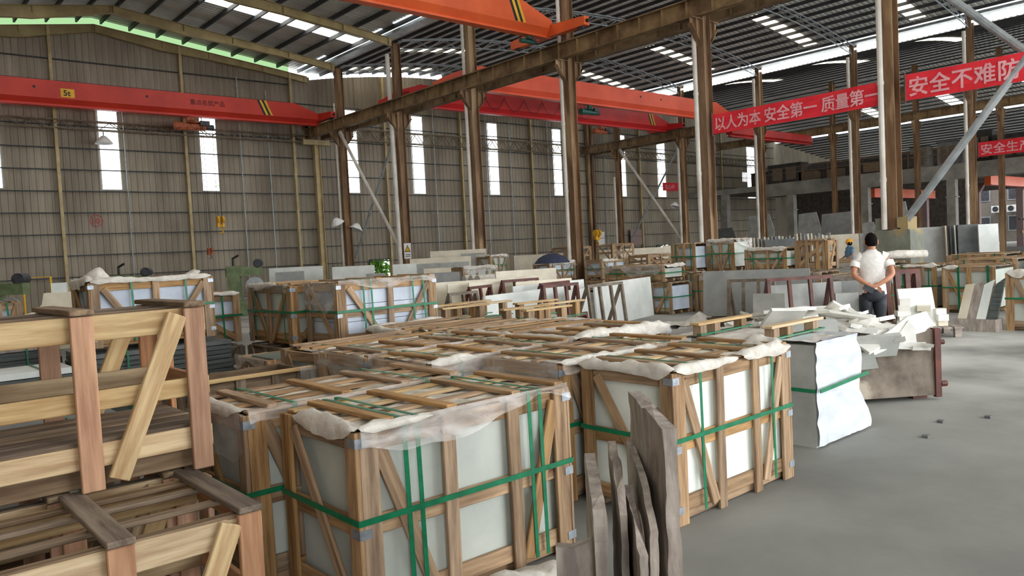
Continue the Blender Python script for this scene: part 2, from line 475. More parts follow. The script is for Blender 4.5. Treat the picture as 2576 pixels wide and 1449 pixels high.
for x in (45.55, 46.0):
    m = MB(); m.box(x - 0.12, YW - 0.4, 0, x + 0.12, YW - 0.18, 12.0); m.build('corner_post', MT['rust'], back)
for x, za in ((11.35, 10.9), (17.35, 12.2), (19.0, 11.6), (27.9, 12.4), (30.6, 12.6), (35.1, 12.6), (37.4, 12.6), (41.2, 12.6), (47.6, 11.5)):
    m = MB(); m.tube([(x, YW - 0.22, 0), (x, YW - 0.22, za)], 0.035, 6); m.build('conduit', MT['galv'], back)
# painted number in a ring
ring = MB(); n = 40
for k in range(n):
    a0, a1 = 2 * PI * k / n, 2 * PI * (k + 1) / n
    p = lambda a, r: (9.83 + r * math.cos(a), YW - 0.045, 4.3 + r * math.sin(a))
    ring.add([p(a0, .265), p(a1, .265), p(a1, .31), p(a0, .31)], [(0, 1, 2, 3)])
redmark = M('faded_red_mark', srgb(176, 76, 66), srgb(150, 84, 74), scale=9)
mk = ring.build('painted_mark', redmark, back)
ROT_W = Matrix.Rotation(PI / 2, 4, 'X')
text_mesh('10', 0.42, redmark, mk, 'painted_number', Matrix.Translation((9.58, YW - 0.046, 4.15)) @ ROT_W, thick=0.008)

for i, (a, b) in enumerate(WINX):
    m = MB()
    if i == 9: m.box(a, YW - 0.01, 8.0, b, YW, 10.7); m.box(68.2, YW - 0.01, 7.5, 69.6, YW, 8.4)
    else: m.box(a, YW - 0.01, WINZ[0], b, YW, WINZ[1])
    w = struct(m.build('window_%d' % (i + 1), MT['wingreen'] if i == 2 else MT['win']), 'tall translucent light strip in the back wall')
    m = MB()
    for x in (a, b): m.box(x - 0.02, YW - 0.07, WINZ[0], x + 0.02, YW - 0.04, WINZ[1])
    m.box(a, YW - 0.07, WINZ[0] - 0.03, b, YW - 0.04, WINZ[0])
    m.build('window_frame', MT['galv'], w)
for i, d in enumerate(DOORS):
    m = MB()
    m.box(d[0] - 0.06, YW - 0.1, 0, d[0], YW + 0.05, d[2]); m.box(d[1], YW - 0.1, 0, d[1] + 0.06, YW + 0.05, d[2]); m.box(d[0], YW - 0.1, d[2], d[1], YW + 0.05, d[2] + 0.06)
    struct(m.build('door_%d' % (i + 1), MT['purlin']), 'low doorway in the back wall open to greenery')
    for q in range(2):
        m = MB(); r2 = random.Random(5 + i * 2 + q)
        for k in range(900):
            x = d[0] - 0.6 + r2.random() * (d[1] - d[0] + 1.2); y = YW + 0.8 + q * 0.9 + r2.random() * 0.8; z = 0.1 + r2.random() * 2.4
            a = Vector((r2.uniform(-1, 1), r2.uniform(-1, 1), r2.uniform(-1, 1))).normalized() * 0.22
            b = a.orthogonal().normalized() * 0.12
            p = Vector((x, y, z)); m.add([p - a, p + b, p + a, p - b], [(0, 1, 2, 3)])
        tag(m.build('leafy_shrub', MT['leaf'], fix=False), ['bright green shrub close outside the open doorway by the yellow triangle sign', 'second green shrub just behind the shrub outside the open doorway',
            'green shrub outside the small far opening left of the crates', 'second green shrub behind the shrub at the small far opening'][i * 2 + q], 'shrub')

# -------- roofs
def roof(name, mat, xsamp, zf, y0, y1, label, step=0.28, depth=0.04):
    m = MB(); ys = []
    y = y0
    while y < y1:
        for dy, d in ((0, 0), (0.15, 0), (0.19, depth), (0.24, depth)): ys.append((y + dy, d))
        y += step
    n = len(xsamp)
    for yy, d in ys:
        for x in xsamp: m.v.append((x, yy, zf(x) + d))
    for i in range(len(ys) - 1):
        for k in range(n - 1):
            b = i * n + k
            m.f.append((b, b + 1, b + n + 1, b + n))
    return struct(m.build(name, mat, fix=False), label)
def lin(a, b, n): return [a + (b - a) * i / n for i in range(n + 1)]
c1 = roof('ceiling', MT['roof'], [-1.6, 10.3, 21.55], z1, Y0, 43.0, 'ribbed roof sheets over the near bay')
c2 = roof('ceiling', MT['roofdark'], lin(22.0, 45.0, 12), z2, Y0, 43.0, 'arched ribbed roof over the middle bay')
c3 = roof('ceiling', MT['roofdark'], lin(45.65, 74.5, 12), z3, Y0, 43.0, 'ribbed roof over the far right bay')
c4 = roof('ceiling', MT['roofdark'], [74.6, 84, 94], lambda x: 11.75 - 0.11 * (x - 74.6), Y0, 43.0, 'low ribbed roof beyond the third valley')
def purlins(par, xs, zf, w=0.07, h=0.17):
    for x in xs:
        m = MB(); z = zf(x) - 0.015
        m.box(x - w / 2, Y0, z - h, x + w / 2, 42.6, z)
        m.build('purlin', MT['purlin'], par)
purlins(c1, lin(-0.9, 9.6, 8) + lin(10.7, 21.2, 8), z1, 0.08, 0.2)
purlins(c2, lin(22.6, 44.6, 24), z2, 0.08, 0.16)
purlins(c4, lin(75.4, 93, 16), lambda x: 11.75 - 0.11 * (x - 74.6), 0.08, 0.12)
purlins(c3, lin(46.3, 73.8, 26), z3, 0.07, 0.09)
# wall-top light gaps along the gable (green daylight in the near bay)
m = MB()
for a, b in ((-1.5, 10.3), (10.3, 20.6)):
    m.add([(a, YW - 0.02, z1(a) - GAP), (b, YW - 0.02, z1(b) - GAP), (b, YW - 0.02, z1(b)), (a, YW - 0.02, z1(a))], [(0, 1, 2, 3)])
struct(m.build('window_11', MT['greengap'], fix=False), 'green daylight between gable wall and roof')
m = MB()
for a, b in ((22.4, 24.6), (26.0, 29.6), (31.0, 33.5), (38.5, 44.6), (47, 52), (55, 64)):
    xs_ = lin(a, b, 4)
    for p, q in zip(xs_, xs_[1:]):
        m.add([(p, YW - 0.02, ztop(p) - GAP), (q, YW - 0.02, ztop(q) - GAP), (q, YW - 0.02, ztop(q) - 0.05), (p, YW - 0.02, ztop(p) - 0.05)], [(0, 1, 2, 3)])
struct(m.build('window_12', MT['gap'], fix=False), 'daylight between gable wall and roof beyond the first columns')
# roof lights
WN = [13]
def rooflight(x0, x1, y, w, zf, mat, label, n=6, drop=0.012):
    m = MB(); xs_ = lin(x0, x1, n)
    for p, q in zip(xs_, xs_[1:]):
        m.add([(p, y, zf(p) - drop), (q, y, zf(q) - drop), (q, y + w, zf(q) - drop), (p, y + w, zf(p) - drop)], [(0, 1, 2, 3)])
    struct(m.build('window_%d' % WN[0], mat, fix=False), label); WN[0] += 1
for y in (-3.0, 3.2, 9.4, 15.6, 21.7, 28.6, 35.15):
    rooflight(13.2, 21.3, y, 0.95, z1, MT['sky'], 'translucent roof light in the near bay, right slope')
    rooflight(0.2, 7.6, y, 0.95, z1, MT['sky'], 'translucent roof light in the near bay, left slope')
for y in (-2.5, 4.0, 10.2, 16.3, 22.35, 29.4, 36.15):
    rooflight(38.2, 44.3, y, 0.8, z2, MT['skywarm'], 'yellowed roof light in the middle bay, right slope')
    rooflight(23.6, 29.3, y, 0.8, z2, MT['skywarm'], 'yellowed roof light in the middle bay, left slope')
rooflight(23.8, 29.9, 41.1, 0.7, z2, MT['skywarm'], 'yellowed roof light close to the gable')
for y in (4.0, 10.6, 17.0, 23.1, 29.4):
    rooflight(46.6, 53.0, y, 0.8, z3, MT['skywarm'], 'yellowed roof light in the far right bay, left slope', drop=0.1)
    rooflight(66.3, 73.3, y + 0.5, 1.0, z3, MT['sky'], 'yellowed roof light in the far right bay, right slope')
m = MB()                                                          # translucent valley strips
for y0, y1 in ((38.95, 42.4), (33.05, 35.2), (29.2, 32.0), (13, 26)):
    m.add([(21.05, y0, z1(21.05) - 0.02), (21.5, y0, z1(21.5) - 0.02), (21.5, y1, z1(21.5) - 0.02), (21.05, y1, z1(21.05) - 0.02)], [(0, 1, 2, 3)])
struct(m.build('window_%d' % WN[0], MT['gap'], fix=False), 'pale light strip along the first valley'); WN[0] += 1
m = MB(); m.box(45.32, Y0, 12.4, 45.36, 42.4, 12.52)
struct(m.build('window_%d' % WN[0], emit('bright_valley_strip', (0.9, 0.96, 1.0), 2.2)), 'long bright daylight strip under the second valley'); WN[0] += 1
m = MB(); m.box(74.4, Y0, 11.55, 74.44, 42.4, 11.8)
struct(m.build('window_%d' % WN[0], MT['gap']), 'far daylight strip under the third valley'); WN[0] += 1
# valley gutters
for x0, x1, z in ((21.5, 22.05, 12.86), (44.95, 45.7, 12.72)):
    m = MB(); m.box(x0, Y0, z - 0.03, x1, 42.5, z); m.box(x0, Y0, z, x0 + 0.02, 42.5, z + 0.12); m.box(x1 - 0.02, Y0, z, x1, 42.5, z + 0.12)
    struct(m.build('trim_1' if x0 < 30 else 'trim_2', MT['galv']), 'sheet metal valley gutter')

# side wall on the camera's left, walls of the far right bay
m = MB(); m.box(-1.75, -2.5, 0, -1.65, 43, 12.2); m.box(-1.75, Y0, 5.5, -1.65, -2.5, 12.2)
struct(m.build('wall_left', MT['wall']), 'side wall of the near bay')
m = MB(); m.box(-1.75, Y0 - .1, 7.0, 78, Y0, 12.2); m.box(-1.75, Y0 - .1, 0, 4.2, Y0, 7.0)  # added out of view: lintel and left panel keep daylight off wall and crates
struct(m.build('wall_front_added', MT['wall']), 'unseen front wall with wide opening, added behind the camera to hold back daylight')
m = MB(); m.box(78.0, 8, 5.0, 78.2, 43, 8.6); m.box(78.0, 25.5, 0, 78.2, 43, 5.0)
struct(m.build('wall_right', MT['brick']), 'dark block wall at the far right')

# -------- steel frame of the near bay: tapered cream rafters
def rafter(Y, label):
    t = thing('roof_rafter', label, 'rafter', (10.3, Y, 0), group='cream rafters over the near bay')
    for s in (-1, 1):
        m = MB()
        def zt(d): return 14.36 - (0.117 if s > 0 else 0.16) * d - 0.4
        pts = [(0, 0.34), (3.2, 0.56 if s < 0 else 0.5), (5.6, 0.38), (8.6, 0.32), (11.3, 0.36)]
        for (d0, h0), (d1, h1) in zip(pts, pts[1:]):
            a0, a1 = zt(d0), zt(d1)
            x0, x1 = s * d0, s * d1
            m.prism([(x0, -0.01, a0), (x1, -0.01, a1), (x1, -0.01, a1 - h1), (x0, -0.01, a0 - h0)], (0, 0.02, 0))
            for e0, e1 in ((a0, a1), (a0 - h0, a1 - h1)):
                m.beam((x0, 0, e0), (x1, 0, e1), 0.2, 0.022)
        for d in (0.05, 3.2, 5.6, 8.6, 11.1):
            h = 0.55
            m.box(s * d - 0.012, -0.1, zt(d) - 0.32, s * d + 0.012, 0.1, zt(d))
        m.build('rafter_half', MT['rafter'], t)
for Y, l in ((42.28, 'cream tapered rafter lying against the gable wall'), (38.9, 'cream tapered rafter meeting the second brown column from the gable wall'),
             (33.0, 'cream tapered rafter over the near bay, third from the gable wall'), (27.0, 'cream tapered rafter, fourth from the gable wall, half out of the picture'),
             (21.0, 'cream rafter over the near orange crane, out of the picture top'), (14.86, 'cream rafter above the camera')):
    if Y > 22: rafter(Y, l)

# -------- columns
def hcol(mb, z0, z1_, dx=0.32, dy=0.22, t=0.018, x=0, y=0):
    mb.box(x - dx / 2, y - dy / 2, z0, x - dx / 2 + t, y + dy / 2, z1_)
    mb.box(x + dx / 2 - t, y - dy / 2, z0, x + dx / 2, y + dy / 2, z1_)
    mb.box(x - dx / 2 + t, y - t / 2, z0, x + dx / 2 - t, y + t / 2, z1_)
def column(X, Y, zt, label, group, corbel=True, pipe=None, base=0.0, mat='rust', zc=8.93, dx=0.4, dy=0.28):
    t = thing('steel_column', label, 'column', (X, Y, 0), group=group)
    m = MB(); hcol(m, base, zt, dx, dy); m.build('shaft', MT[mat], t)
    m = MB(); m.box(-0.3, -0.25, base, 0.3, 0.25, base + 0.03); m.build('base_plate', MT[mat], t)
    if corbel:
        for s in (-1, 1):
            m = MB()
            m.prism([(s * dx / 2, -0.012, zc), (s * 0.72, -0.012, zc), (s * 0.72, -0.012, zc - 0.2), (s * dx / 2, -0.012, zc - 0.85)], (0, 0.024, 0))
            m.box(min(s * dx / 2, s * 0.74), -0.13, zc - 0.02, max(s * dx / 2, s * 0.74), 0.13, zc)
            m.box(s * 0.5 - 0.01, -0.12, zc - 0.5, s * 0.5 + 0.01, 0.12, zc - 0.02)
            m.beam((s * dx / 2, 0, zc - 0.85), (s * 0.72, 0, zc - 0.2), 0.2, 0.018, (s, 0, -1))
            m.build('corbel', MT[mat], t)
    if pipe:
        px, py, r, pt = pipe
        m = MB(); m.tube([(px, py, base), (px, py, pt)], r, 10)
        z = base + 1.3
        while z < pt:
            m.tube([(px, py, z), (px, py, z + 0.1)], r * 1.18, 10); z += 2.6
        m.build('downpipe', MT['pvc'], t)
    return t
ordA = ['nearest the gable wall, with two bell lamps', 'behind the yellow triangle sign, with an inclined white pipe', 'left of the middle, rising between the crates', 'in the middle with its pipe left, right of the dark umbrella',
        'at the left end of the longest red banner', 'standing on the stained concrete block between the two big banners']
for i, Y in enumerate(COLY):
    pipe = (-0.3, 0.16, 0.075, 12.2) if i in (2, 3, 4, 5) else None
    if i == 0: pipe = (-0.3, 0.14, 0.05, 10.5)
    column(XA, Y, 12.45, 'brown steel crane column with corbel ' + ordA[i], 'brown columns of the first line', True, pipe, base=1.78 if i == 5 else 0)
column(XA, 2.9, 12.45, 'brown steel crane column beyond the right picture edge', 'brown columns of the first line')
t = column(XA, 42.05, 8.9, 'yellow cream column at the gable wall carrying the beam end', 'columns at the gable wall', False, mat='post', dx=0.34, dy=0.3)
m = MB(); m.box(-0.85, -0.14, 8.6, 0.85, 0.14, 8.9); m.build('crosshead', MT['post'], t)
# inclined pipe of the second column
m = MB(); m.tube([(21.42, 33.2, 11.9), (21.42, 33.05, 1.9), (21.42, 33.0, 0.0)], 0.11, 10); m.tube([(21.42, 33.1, 4.4), (21.42, 33.1, 4.55)], 0.13, 10)
tag(m.build('drain_pipe', MT['pvc']), 'loose white plastic drain pipe in front of the column with the yellow sign', 'pipe')
for i, Y in enumerate(COLYB):
    pipe = (-0.32, 0.18, 0.09, 12.0 if i else 7.0)
    column(XB, Y, 12.75, 'brown steel crane column of the second line ' + ['farthest, with two slender white pipes', 'where the far diagonal braces meet the floor', 'seen under the first half of the longest banner', 'seen under the end of the longest banner',
           'behind the second banner', 'beyond the right picture edge'][i], 'brown columns of the second line', True, pipe, zc=9.05)
for i, Y in enumerate((34.0, 28.0, 22.0, 16.8, 11.0)):
    column(XC, Y, 13.3, 'distant dark brown column rising through the gallery, ' + ['farthest back', 'behind the dim red girder end', 'right of the big diagonal tube top', 'seen past the second banner', 'near the picture edge'][i],
           'distant columns of the gallery line', True, zc=9.4)

def runway(x, y0, y1, z0, z1_, label, mat='runway'):
    t = thing('runway_beam', label, 'crane beam', (x, (y0 + y1) / 2, z0), group='crane runway beams')
    m = MB(); a, b = y0 - (y0 + y1) / 2, y1 - (y0 + y1) / 2; h = z1_ - z0
    m.box(-0.15, a, 0, 0.15, b, 0.025); m.box(-0.17, a, h - 0.03, 0.17, b, h); m.box(-0.008, a, 0, 0.008, b, h)
    y = a + 0.3
    while y < b:
        m.box(-0.13, y - 0.008, 0.02, 0.13, y + 0.008, h - 0.02); y += 0.98
    m.build('girder', MT[mat], t)
    m = MB(); m.box(-0.03, a, h, 0.03, b, h + 0.06); m.build('rail', MT['motor'], t)
runway(XA - 0.5, 3, 42.3, 8.93, 9.52, 'long rusty runway beam under the orange and red crane ends, facing the near bay')
runway(XA + 0.5, 3, 42.3, 8.93, 9.52, 'rusty runway beam behind the long near one, on the far side of the same columns')
runway(XB - 0.5, 3, 42.3, 9.05, 9.62, 'distant rusty runway beam ending over the far diagonal braces')
runway(XB + 0.5, 3, 42.3, 9.05, 9.62, 'distant runway beam hidden behind the one over the far braces')
runway(XC - 0.45, 5, 38, 9.4, 9.95, 'rust red runway beam along the gallery at the far right')

# -------- braces
def brace(name, pts, r, label, group=None, mat='galv'):
    m = MB(); m.tube(pts, r, 10)
    m.tube([pts[0], Vector(pts[0]) + (Vector(pts[-1]) - Vector(pts[0])).normalized() * 0.35], r * 1.25, 8)
    tag(m.build(name, MT[mat]), label, 'brace', group)
brace('diagonal_brace', [(XA - .22, 38.7, 8.85), (XA - .22, 33.15, 2.0)], 0.09, 'pale diagonal tube running down right between the two columns near the gable wall', mat='pvc')
brace('diagonal_brace', [(XA + .22, 33.2, 8.85), (XA + .22, 38.6, 1.8)], 0.07, 'grey diagonal tube running down left between the two columns near the gable wall')
brace('diagonal_brace', [(XB - .24, 38.6, 9.0), (XB - .24, 33.2, 1.9)], 0.1, 'far pale diagonal tube running down right beside the slim red sign', mat='pvc')
brace('diagonal_brace', [(XB + .24, 33.3, 8.8), (XB + .24, 38.2, 2.2)], 0.07, 'far grey diagonal tube running down left, crossing the pale one')
brace('diagonal_brace', [(XA - .2, 3.3, 8.85), (XA - .2, 8.62, 1.95)], 0.1, 'thick galvanised diagonal tube rising right from the concrete block')
brace('diagonal_brace', [(XA + .2, 8.8, 9.0), (XA + .2, 3.2, 3.1)], 0.1, 'thick galvanised diagonal tube crossing the upper right corner')

# concrete block under the near column
m = MB(); m.prism([(21.35, 8.38, 0), (22.3, 8.38, 0), (22.27, 8.4, 1.7), (21.37, 8.4, 1.7)], (0, 1.0, 0))
tag(m.build('concrete_block', MT['pedestal']), 'big stained concrete block under the column between the banners', 'block')
m = MB()
for y0_, y1_ in ((8.5, 8.78), (9.12, 9.36)): m.box(21.5, y0_, 1.72, 22.1, y1_, 2.1)
m.box(21.4, 8.42, 1.7, 22.2, 9.36, 1.76)
tag(m.build('anchor_shoe', MT['pedestal']), 'pair of concrete cheeks holding the column foot on the stained block', 'column shoe')

# -------- lattice arches over the middle bay
for i, Y in enumerate(COLYB[:5] + [8.6]):
    if Y < 10: continue
    t = thing('lattice_arch', 'light lattice arch over the middle bay, ' + ['closest to the gable wall', 'second from the gable wall', 'landing over the first half of the longest banner', 'landing above the end of the longest banner', 'in the upper right corner'][i],
              'roof truss', (33.6, Y, 0), group='lattice arches of the middle bay')
    xs_ = lin(22.1, 45.2, 26)
    for dy in (-0.14, 0.14):
        m = MB(); m.tube([(x - 33.6, dy, z2(x) - 0.28) for x in xs_], 0.034, 6); m.build('top_chord', MT['lattice'], t)
    m = MB(); m.tube([(x - 33.6, 0, z2(x) - 0.72) for x in xs_], 0.034, 6); m.build('bottom_chord', MT['lattice'], t)
    m = MB()
    for k in range(26):
        xa, xb = xs_[k] - 33.6, xs_[k + 1] - 33.6
        za, zb = z2(xs_[k]), z2(xs_[k + 1])
        dy = 0.14 if k % 2 else -0.14
        m.tube([(xa, -dy, za - 0.28), (xb, dy, zb - 0.28)], 0.014, 4)
        if k % 2: m.tube([(xa, 0.14, za - 0.28), (xb, 0, zb - 0.72)], 0.016, 4); m.tube([(xa, -0.14, za - 0.28), (xb, 0, zb - 0.72)], 0.016, 4)
        else: m.tube([(xa, 0, za - 0.72), (xb, 0.14, zb - 0.28)], 0.016, 4); m.tube([(xa, 0, za - 0.72), (xb, -0.14, zb - 0.28)], 0.016, 4)
    m.build('lattice_web', MT['lattice'], t)
# lattice walkway girders along the gable wall
for x0, x1, zb, zt, l in ((-1.4, 21.3, 8.74, 9.14, 'dusty lattice girder along the gable wall under the left red crane'), (22.4, 45.0, 9.05, 9.72, 'dusty lattice girder along the gable wall of the middle bay'),
                          (46.2, 70, 9.05, 9.6, 'dusty lattice girder along the gable wall in the far right bay')):
    t = thing('lattice_girder', l, 'lattice girder', (x0, 42.0, zb))
    L, h = x1 - x0, zt - zb
    for nm, z in (('bottom_chord', 0), ('top_chord', h)):
        for dy in (0, 0.32):
            m = MB(); m.box(0, dy - 0.03, z - 0.03, L, dy + 0.03, z + 0.03); m.build(nm, MT['lattice2'], t)
    m = MB(); x = 0.0; k = 0
    while x < L - 0.5:
        a, b = (0, h) if k % 2 else (h, 0)
        for dy in (0, 0.32): m.beam((x, dy, a), (x + 0.55, dy, b), 0.035, 0.035)
        m.beam((x, 0, 0), (x, 0.32, 0), 0.03, 0.03)
        x += 0.55; k += 1
    m.build('lattice_web', MT['lattice2'], t)

# ================================================================ cranes
def crane(label, x0, x1, Y, zb, zt, mat, taper=(1.2, 1.2), rail=9.58, car=(1.7, 1.7), stripes=(), car_z=0.0):
    t = thing('bridge_crane', label, 'crane', (x0, Y, zb), group='overhead cranes')
    L, h = x1 - x0, zt - zb
    m = MB()
    def sec(x, top):
        lo = min(0.34 * h / 1.15, top * 0.6)
        P = [(-0.17, 0), (0.17, 0), (0.17, 0.035), (0.06, 0.05), (0.06, 0.12), (0.25, lo), (0.25, top), (-0.25, top), (-0.25, lo), (-0.06, 0.12), (-0.06, 0.05), (-0.17, 0.035)]
        return [(x, y, z) for y, z in P]
    m.loft([sec(0, h * 0.62), sec(taper[0], h), sec(L - taper[1], h), sec(L, h * 0.55)])
    for x in lin(taper[0], L - taper[1], 9): m.box(x - 0.01, -0.24, h, x + 0.01, 0.24, h + 0.04)
    m.build('girder', MT[mat], t)
    for e, (xe, cl) in enumerate(((0, car[0]), (L, car[1]))):
        if cl <= 0: continue
        zr = rail - zb + car_z
        m = MB(); s = 0.14
        m.prism([(xe - s, -cl, zr + 0.1), (xe - s, cl, zr + 0.1), (xe - s, cl, zr + 0.42), (xe - s, 0.5, zr + 0.52), (xe - s, -0.5, zr + 0.52), (xe - s, -cl, zr + 0.42)], (2 * s, 0, 0))
        c = m.build('end_carriage', MT[mat], t)
        for yy in (-cl + 0.3, cl - 0.3):
            m = MB(); m.tube([(xe - 0.07, yy, zr + 0.14), (xe + 0.07, yy, zr + 0.14)], 0.14, 14); m.build('wheel', MT['motor'], c)
        for yy in (-cl - 0.05, cl + 0.05):
            m = MB(); m.tube([(xe, yy - 0.06, zr + 0.26), (xe, yy + 0.06, zr + 0.26)], 0.07, 8); m.build('buffer', MT['black'], c)
    for sx, d in stripes:
        for k in range(4):
            m = MB(); x = sx - x0 + k * 0.13
            zlo, zhi = 0.36 * h / 1.15, h * 0.995
            m.prism([(x, -0.2525, zhi), (x + 0.13, -0.2525, zhi), (x + 0.13 + d, -0.2525, zlo), (x + d, -0.2525, zlo)], (0, -0.003, 0))
            m.build('hazard_stripe', MT['black' if k % 2 == 0 else 'yellow'], t)
    return t
def hoist(t, x, mat, sc=0.72):
    p = thing('hoist', None, None, (x, 0, -0.02)); p.parent = t; p.scale = (sc,) * 3
    m = MB()
    for xx in (-0.3, 0.3):
        m.box(xx - 0.02, -0.22, -0.28, xx + 0.02, -0.19, 0.1); m.box(xx - 0.02, 0.19, -0.28, xx + 0.02, 0.22, 0.1)
    m.box(-0.42, -0.22, -0.3, 0.42, 0.22, -0.24); m.build('trolley_frame', MT[mat], p)
    m = MB(); m.tube([(-0.75, 0, -0.5), (0.55, 0, -0.5)], 0.2, 14); m.tube([(-1.05, 0, -0.5), (-0.75, 0, -0.5)], 0.24, 14); m.build('rope_drum', MT[mat], p)
    m = MB(); m.tube([(0.55, 0, -0.5), (1.0, 0, -0.5)], 0.16, 12); m.box(0.2, -0.34, -0.46, 0.7, -0.2, -0.2); m.build('motor', MT['motor'], p)
    m = MB(); m.tube([(-0.5, -0.27, -0.16), (-0.1, -0.27, -0.16)], 0.11, 10); m.build('travel_motor', MT[mat], p)
    return p
def hookblock(x, y, ztop, zb, label, mat='yellow', s=1.0):
    t = thing('hook_block', label, 'crane hook', (x, y, zb))
    m = MB()
    for dx in (-0.13, 0.13): m.tube([(dx * s, 0, 0.62 * s), (dx * s * 0.8, 0, ztop - zb)], 0.012, 5)
    m.build('rope', MT['cable'], t)
    for dx in (-0.15, 0.15):
        m = MB(); m.tube([(dx * s - 0.05, 0, 0.55 * s), (dx * s + 0.05, 0, 0.55 * s)], 0.24 * s, 16)
        m.box(dx * s - 0.06, -0.1, 0.1 * s, dx * s + 0.06, 0.1, 0.55 * s)
        m.build('sheave', MT[mat], t)
    m = MB(); m.tube([(-0.24 * s, 0, 0.18 * s), (0.24 * s, 0, 0.18 * s)], 0.09 * s, 10); m.build('crosspiece', MT[mat], t)
    m = MB(); pts = [(0, 0, 0.15 * s)] + [(0.13 * s * math.sin(a), 0, -0.16 * s - 0.13 * s * -math.cos(a)) for a in (0.0, 0.8, 1.6, 2.4, 3.1, 3.8, 4.5)]
    m.tube(pts, [0.035 * s] * 2 + [0.04 * s] * 4 + [0.03 * s, 0.012 * s], 8); m.build('hook', MT['motor' if mat != 'yellow' else 'yellow'], t)
    return t
cr1 = crane('long red overhead crane across the left of the picture, nearest the gable wall', -0.8, 21.3, 40.6, 9.45, 10.6, 'red', (1.2, 1.5), 9.58, (0, 1.8), [(17.6, 0.35)])
hoist(cr1, 15.1, 'horange', 0.95)
m = MB(); m.box(9.05, -0.256, 0.42, 9.62, -0.2505, 0.82); pl = m.build('load_plate', MT['yellow'], cr1)
text_mesh('5t', 0.36, MT['black'], pl, 'lettering', Matrix.Translation((9.15, -0.258, 0.5)) @ ROT_W, thick=0.008)
text_mesh('重点名优产品', 0.3, M('dark_red_lettering', srgb(110, 34, 30), srgb(96, 30, 26)), cr1, 'lettering', Matrix.Translation((14.85, -0.254, 0.62)) @ ROT_W, thick=0.006)
m = MB()
for x in (7.2, 12.0): m.tube([(x + 0.8, -0.262, 0.8), (x + 0.8, -0.2, 0.8)], 0.06, 10)
m.build('inspection_hole', MT['black'], cr1)
cr4 = crane('big orange overhead crane crossing the top of the picture', -0.8, 21.35, 21.6, 9.85, 11.05, 'orange', (1.2, 1.5), 9.58, (0, 2.05), [(19.15, 0.3)], 0.22)
hoist(cr4, 21.1, 'hgreen', 0.4)
m = MB(); m.tube([(17.9, -0.262, 0.85), (17.9, -0.2, 0.85)], 0.06, 10); m.build('inspection_hole', MT['black'], cr4)
cr3 = crane('orange salmon overhead crane in the middle bay behind the columns', 22.3, 44.9, 29.0, 9.5, 10.65, 'salmon', (1.5, 1.5), 9.62, (1.5, 1.5))
hoist(cr3, 9.3, 'hgreen')
m = MB()
for x in (13.4, 15.3): m.tube([(x, -0.262, 0.8), (x, -0.2, 0.8)], 0.06, 10)
m.build('inspection_hole', MT['black'], cr3)
cr2 = crane('deep red overhead crane in the middle bay, lower and behind the orange one', 22.3, 44.9, 34.0, 9.6, 10.75, 'red2', (1.5, 1.5), 9.62, (1.5, 1.5), [(25.4, -0.35), (42.6, 0.3)])
hoist(cr2, 15.8, 'horange')
m = MB()
for k in range(7):                                                # festoon of the power cable along the red girder
    xa = 4.2 + k * 1.5
    m.tube([(xa + 1.5 * s / 8, -0.34, 0.98 - 0.75 * (1 - ((s - 4) / 4) ** 2)) for s in range(9)], 0.014, 5)
m.build('festoon_cable', MT['cable'], cr2)
cr5 = crane('dim red overhead crane under the longest banner in the far right bay', 46.0, 57.0, 29.6, 8.72, 9.42, 'red3', (0.8, 0.3), 9.66, (0, 0))
hookblock(15.28, 40.6, 9.0, 3.7, 'large yellow hook block with twin sheaves before the gable wall', 'yellow', 0.85)
hookblock(14.5, 40.2, 9.0, 2.3, 'small rusty hook with yellow tag hanging low left of the large hook', 'horange', 0.5)
hookblock(37.2, 34.0, 9.1, 2.1, 'yellow hook block hanging above open crates in the middle bay', 'yellow', 0.95)

# -------- lamps
def bell(x, y, z, label, r=0.32, up=0.5, tilt=0.0, lit=False):
    t = thing('bell_lamp', label, 'lamp', (x, y, z)); t.rotation_euler = (0, tilt, 0)
    m = MB(); m.lathe([(0.05, r * 0.95), (0.12, r * 0.9), (r * 0.55, r * 0.62), (r * 0.9, r * 0.2), (r, 0), (r * 0.96, 0), (r * 0.86, r * 0.2), (r * 0.5, r * 0.58)], 18); m.build('lamp_shade', MT['paper'], t, smooth=True)
    m = MB(); m.tube([(0, 0, r * 0.9), (0, 0, up)], 0.03, 6); m.build('stem', MT['galv'], t)
    m = MB(); m.lathe([(0.01, r * 0.1), (0.07, r * 0.2), (0.08, r * 0.4), (0.04, r * 0.6)], 10); m.build('bulb', MT['lampglow' if lit else 'paper'], t, smooth=True)
bell(10.29, 41.9, 8.05, 'white bell lamp under the lattice girder before the second light strip', 0.42, 0.7)
bell(21.3, 39.05, 3.75, 'white bell lamp on the left side of the column nearest the gable wall', 0.4, 0.5, -0.5)
bell(22.2, 38.7, 3.4, 'white bell lamp on the right side of the column nearest the gable wall', 0.4, 0.5, 0.4)
bell(45.0, 33.6, 4.3, 'small white bell lamp beside the far column with diagonal braces', 0.36, 0.5, 0.3)
bell(57.6, 23.1, 9.5, 'lit round lamp hanging below the gallery runway beam', 0.5, 0.4, 0, True)

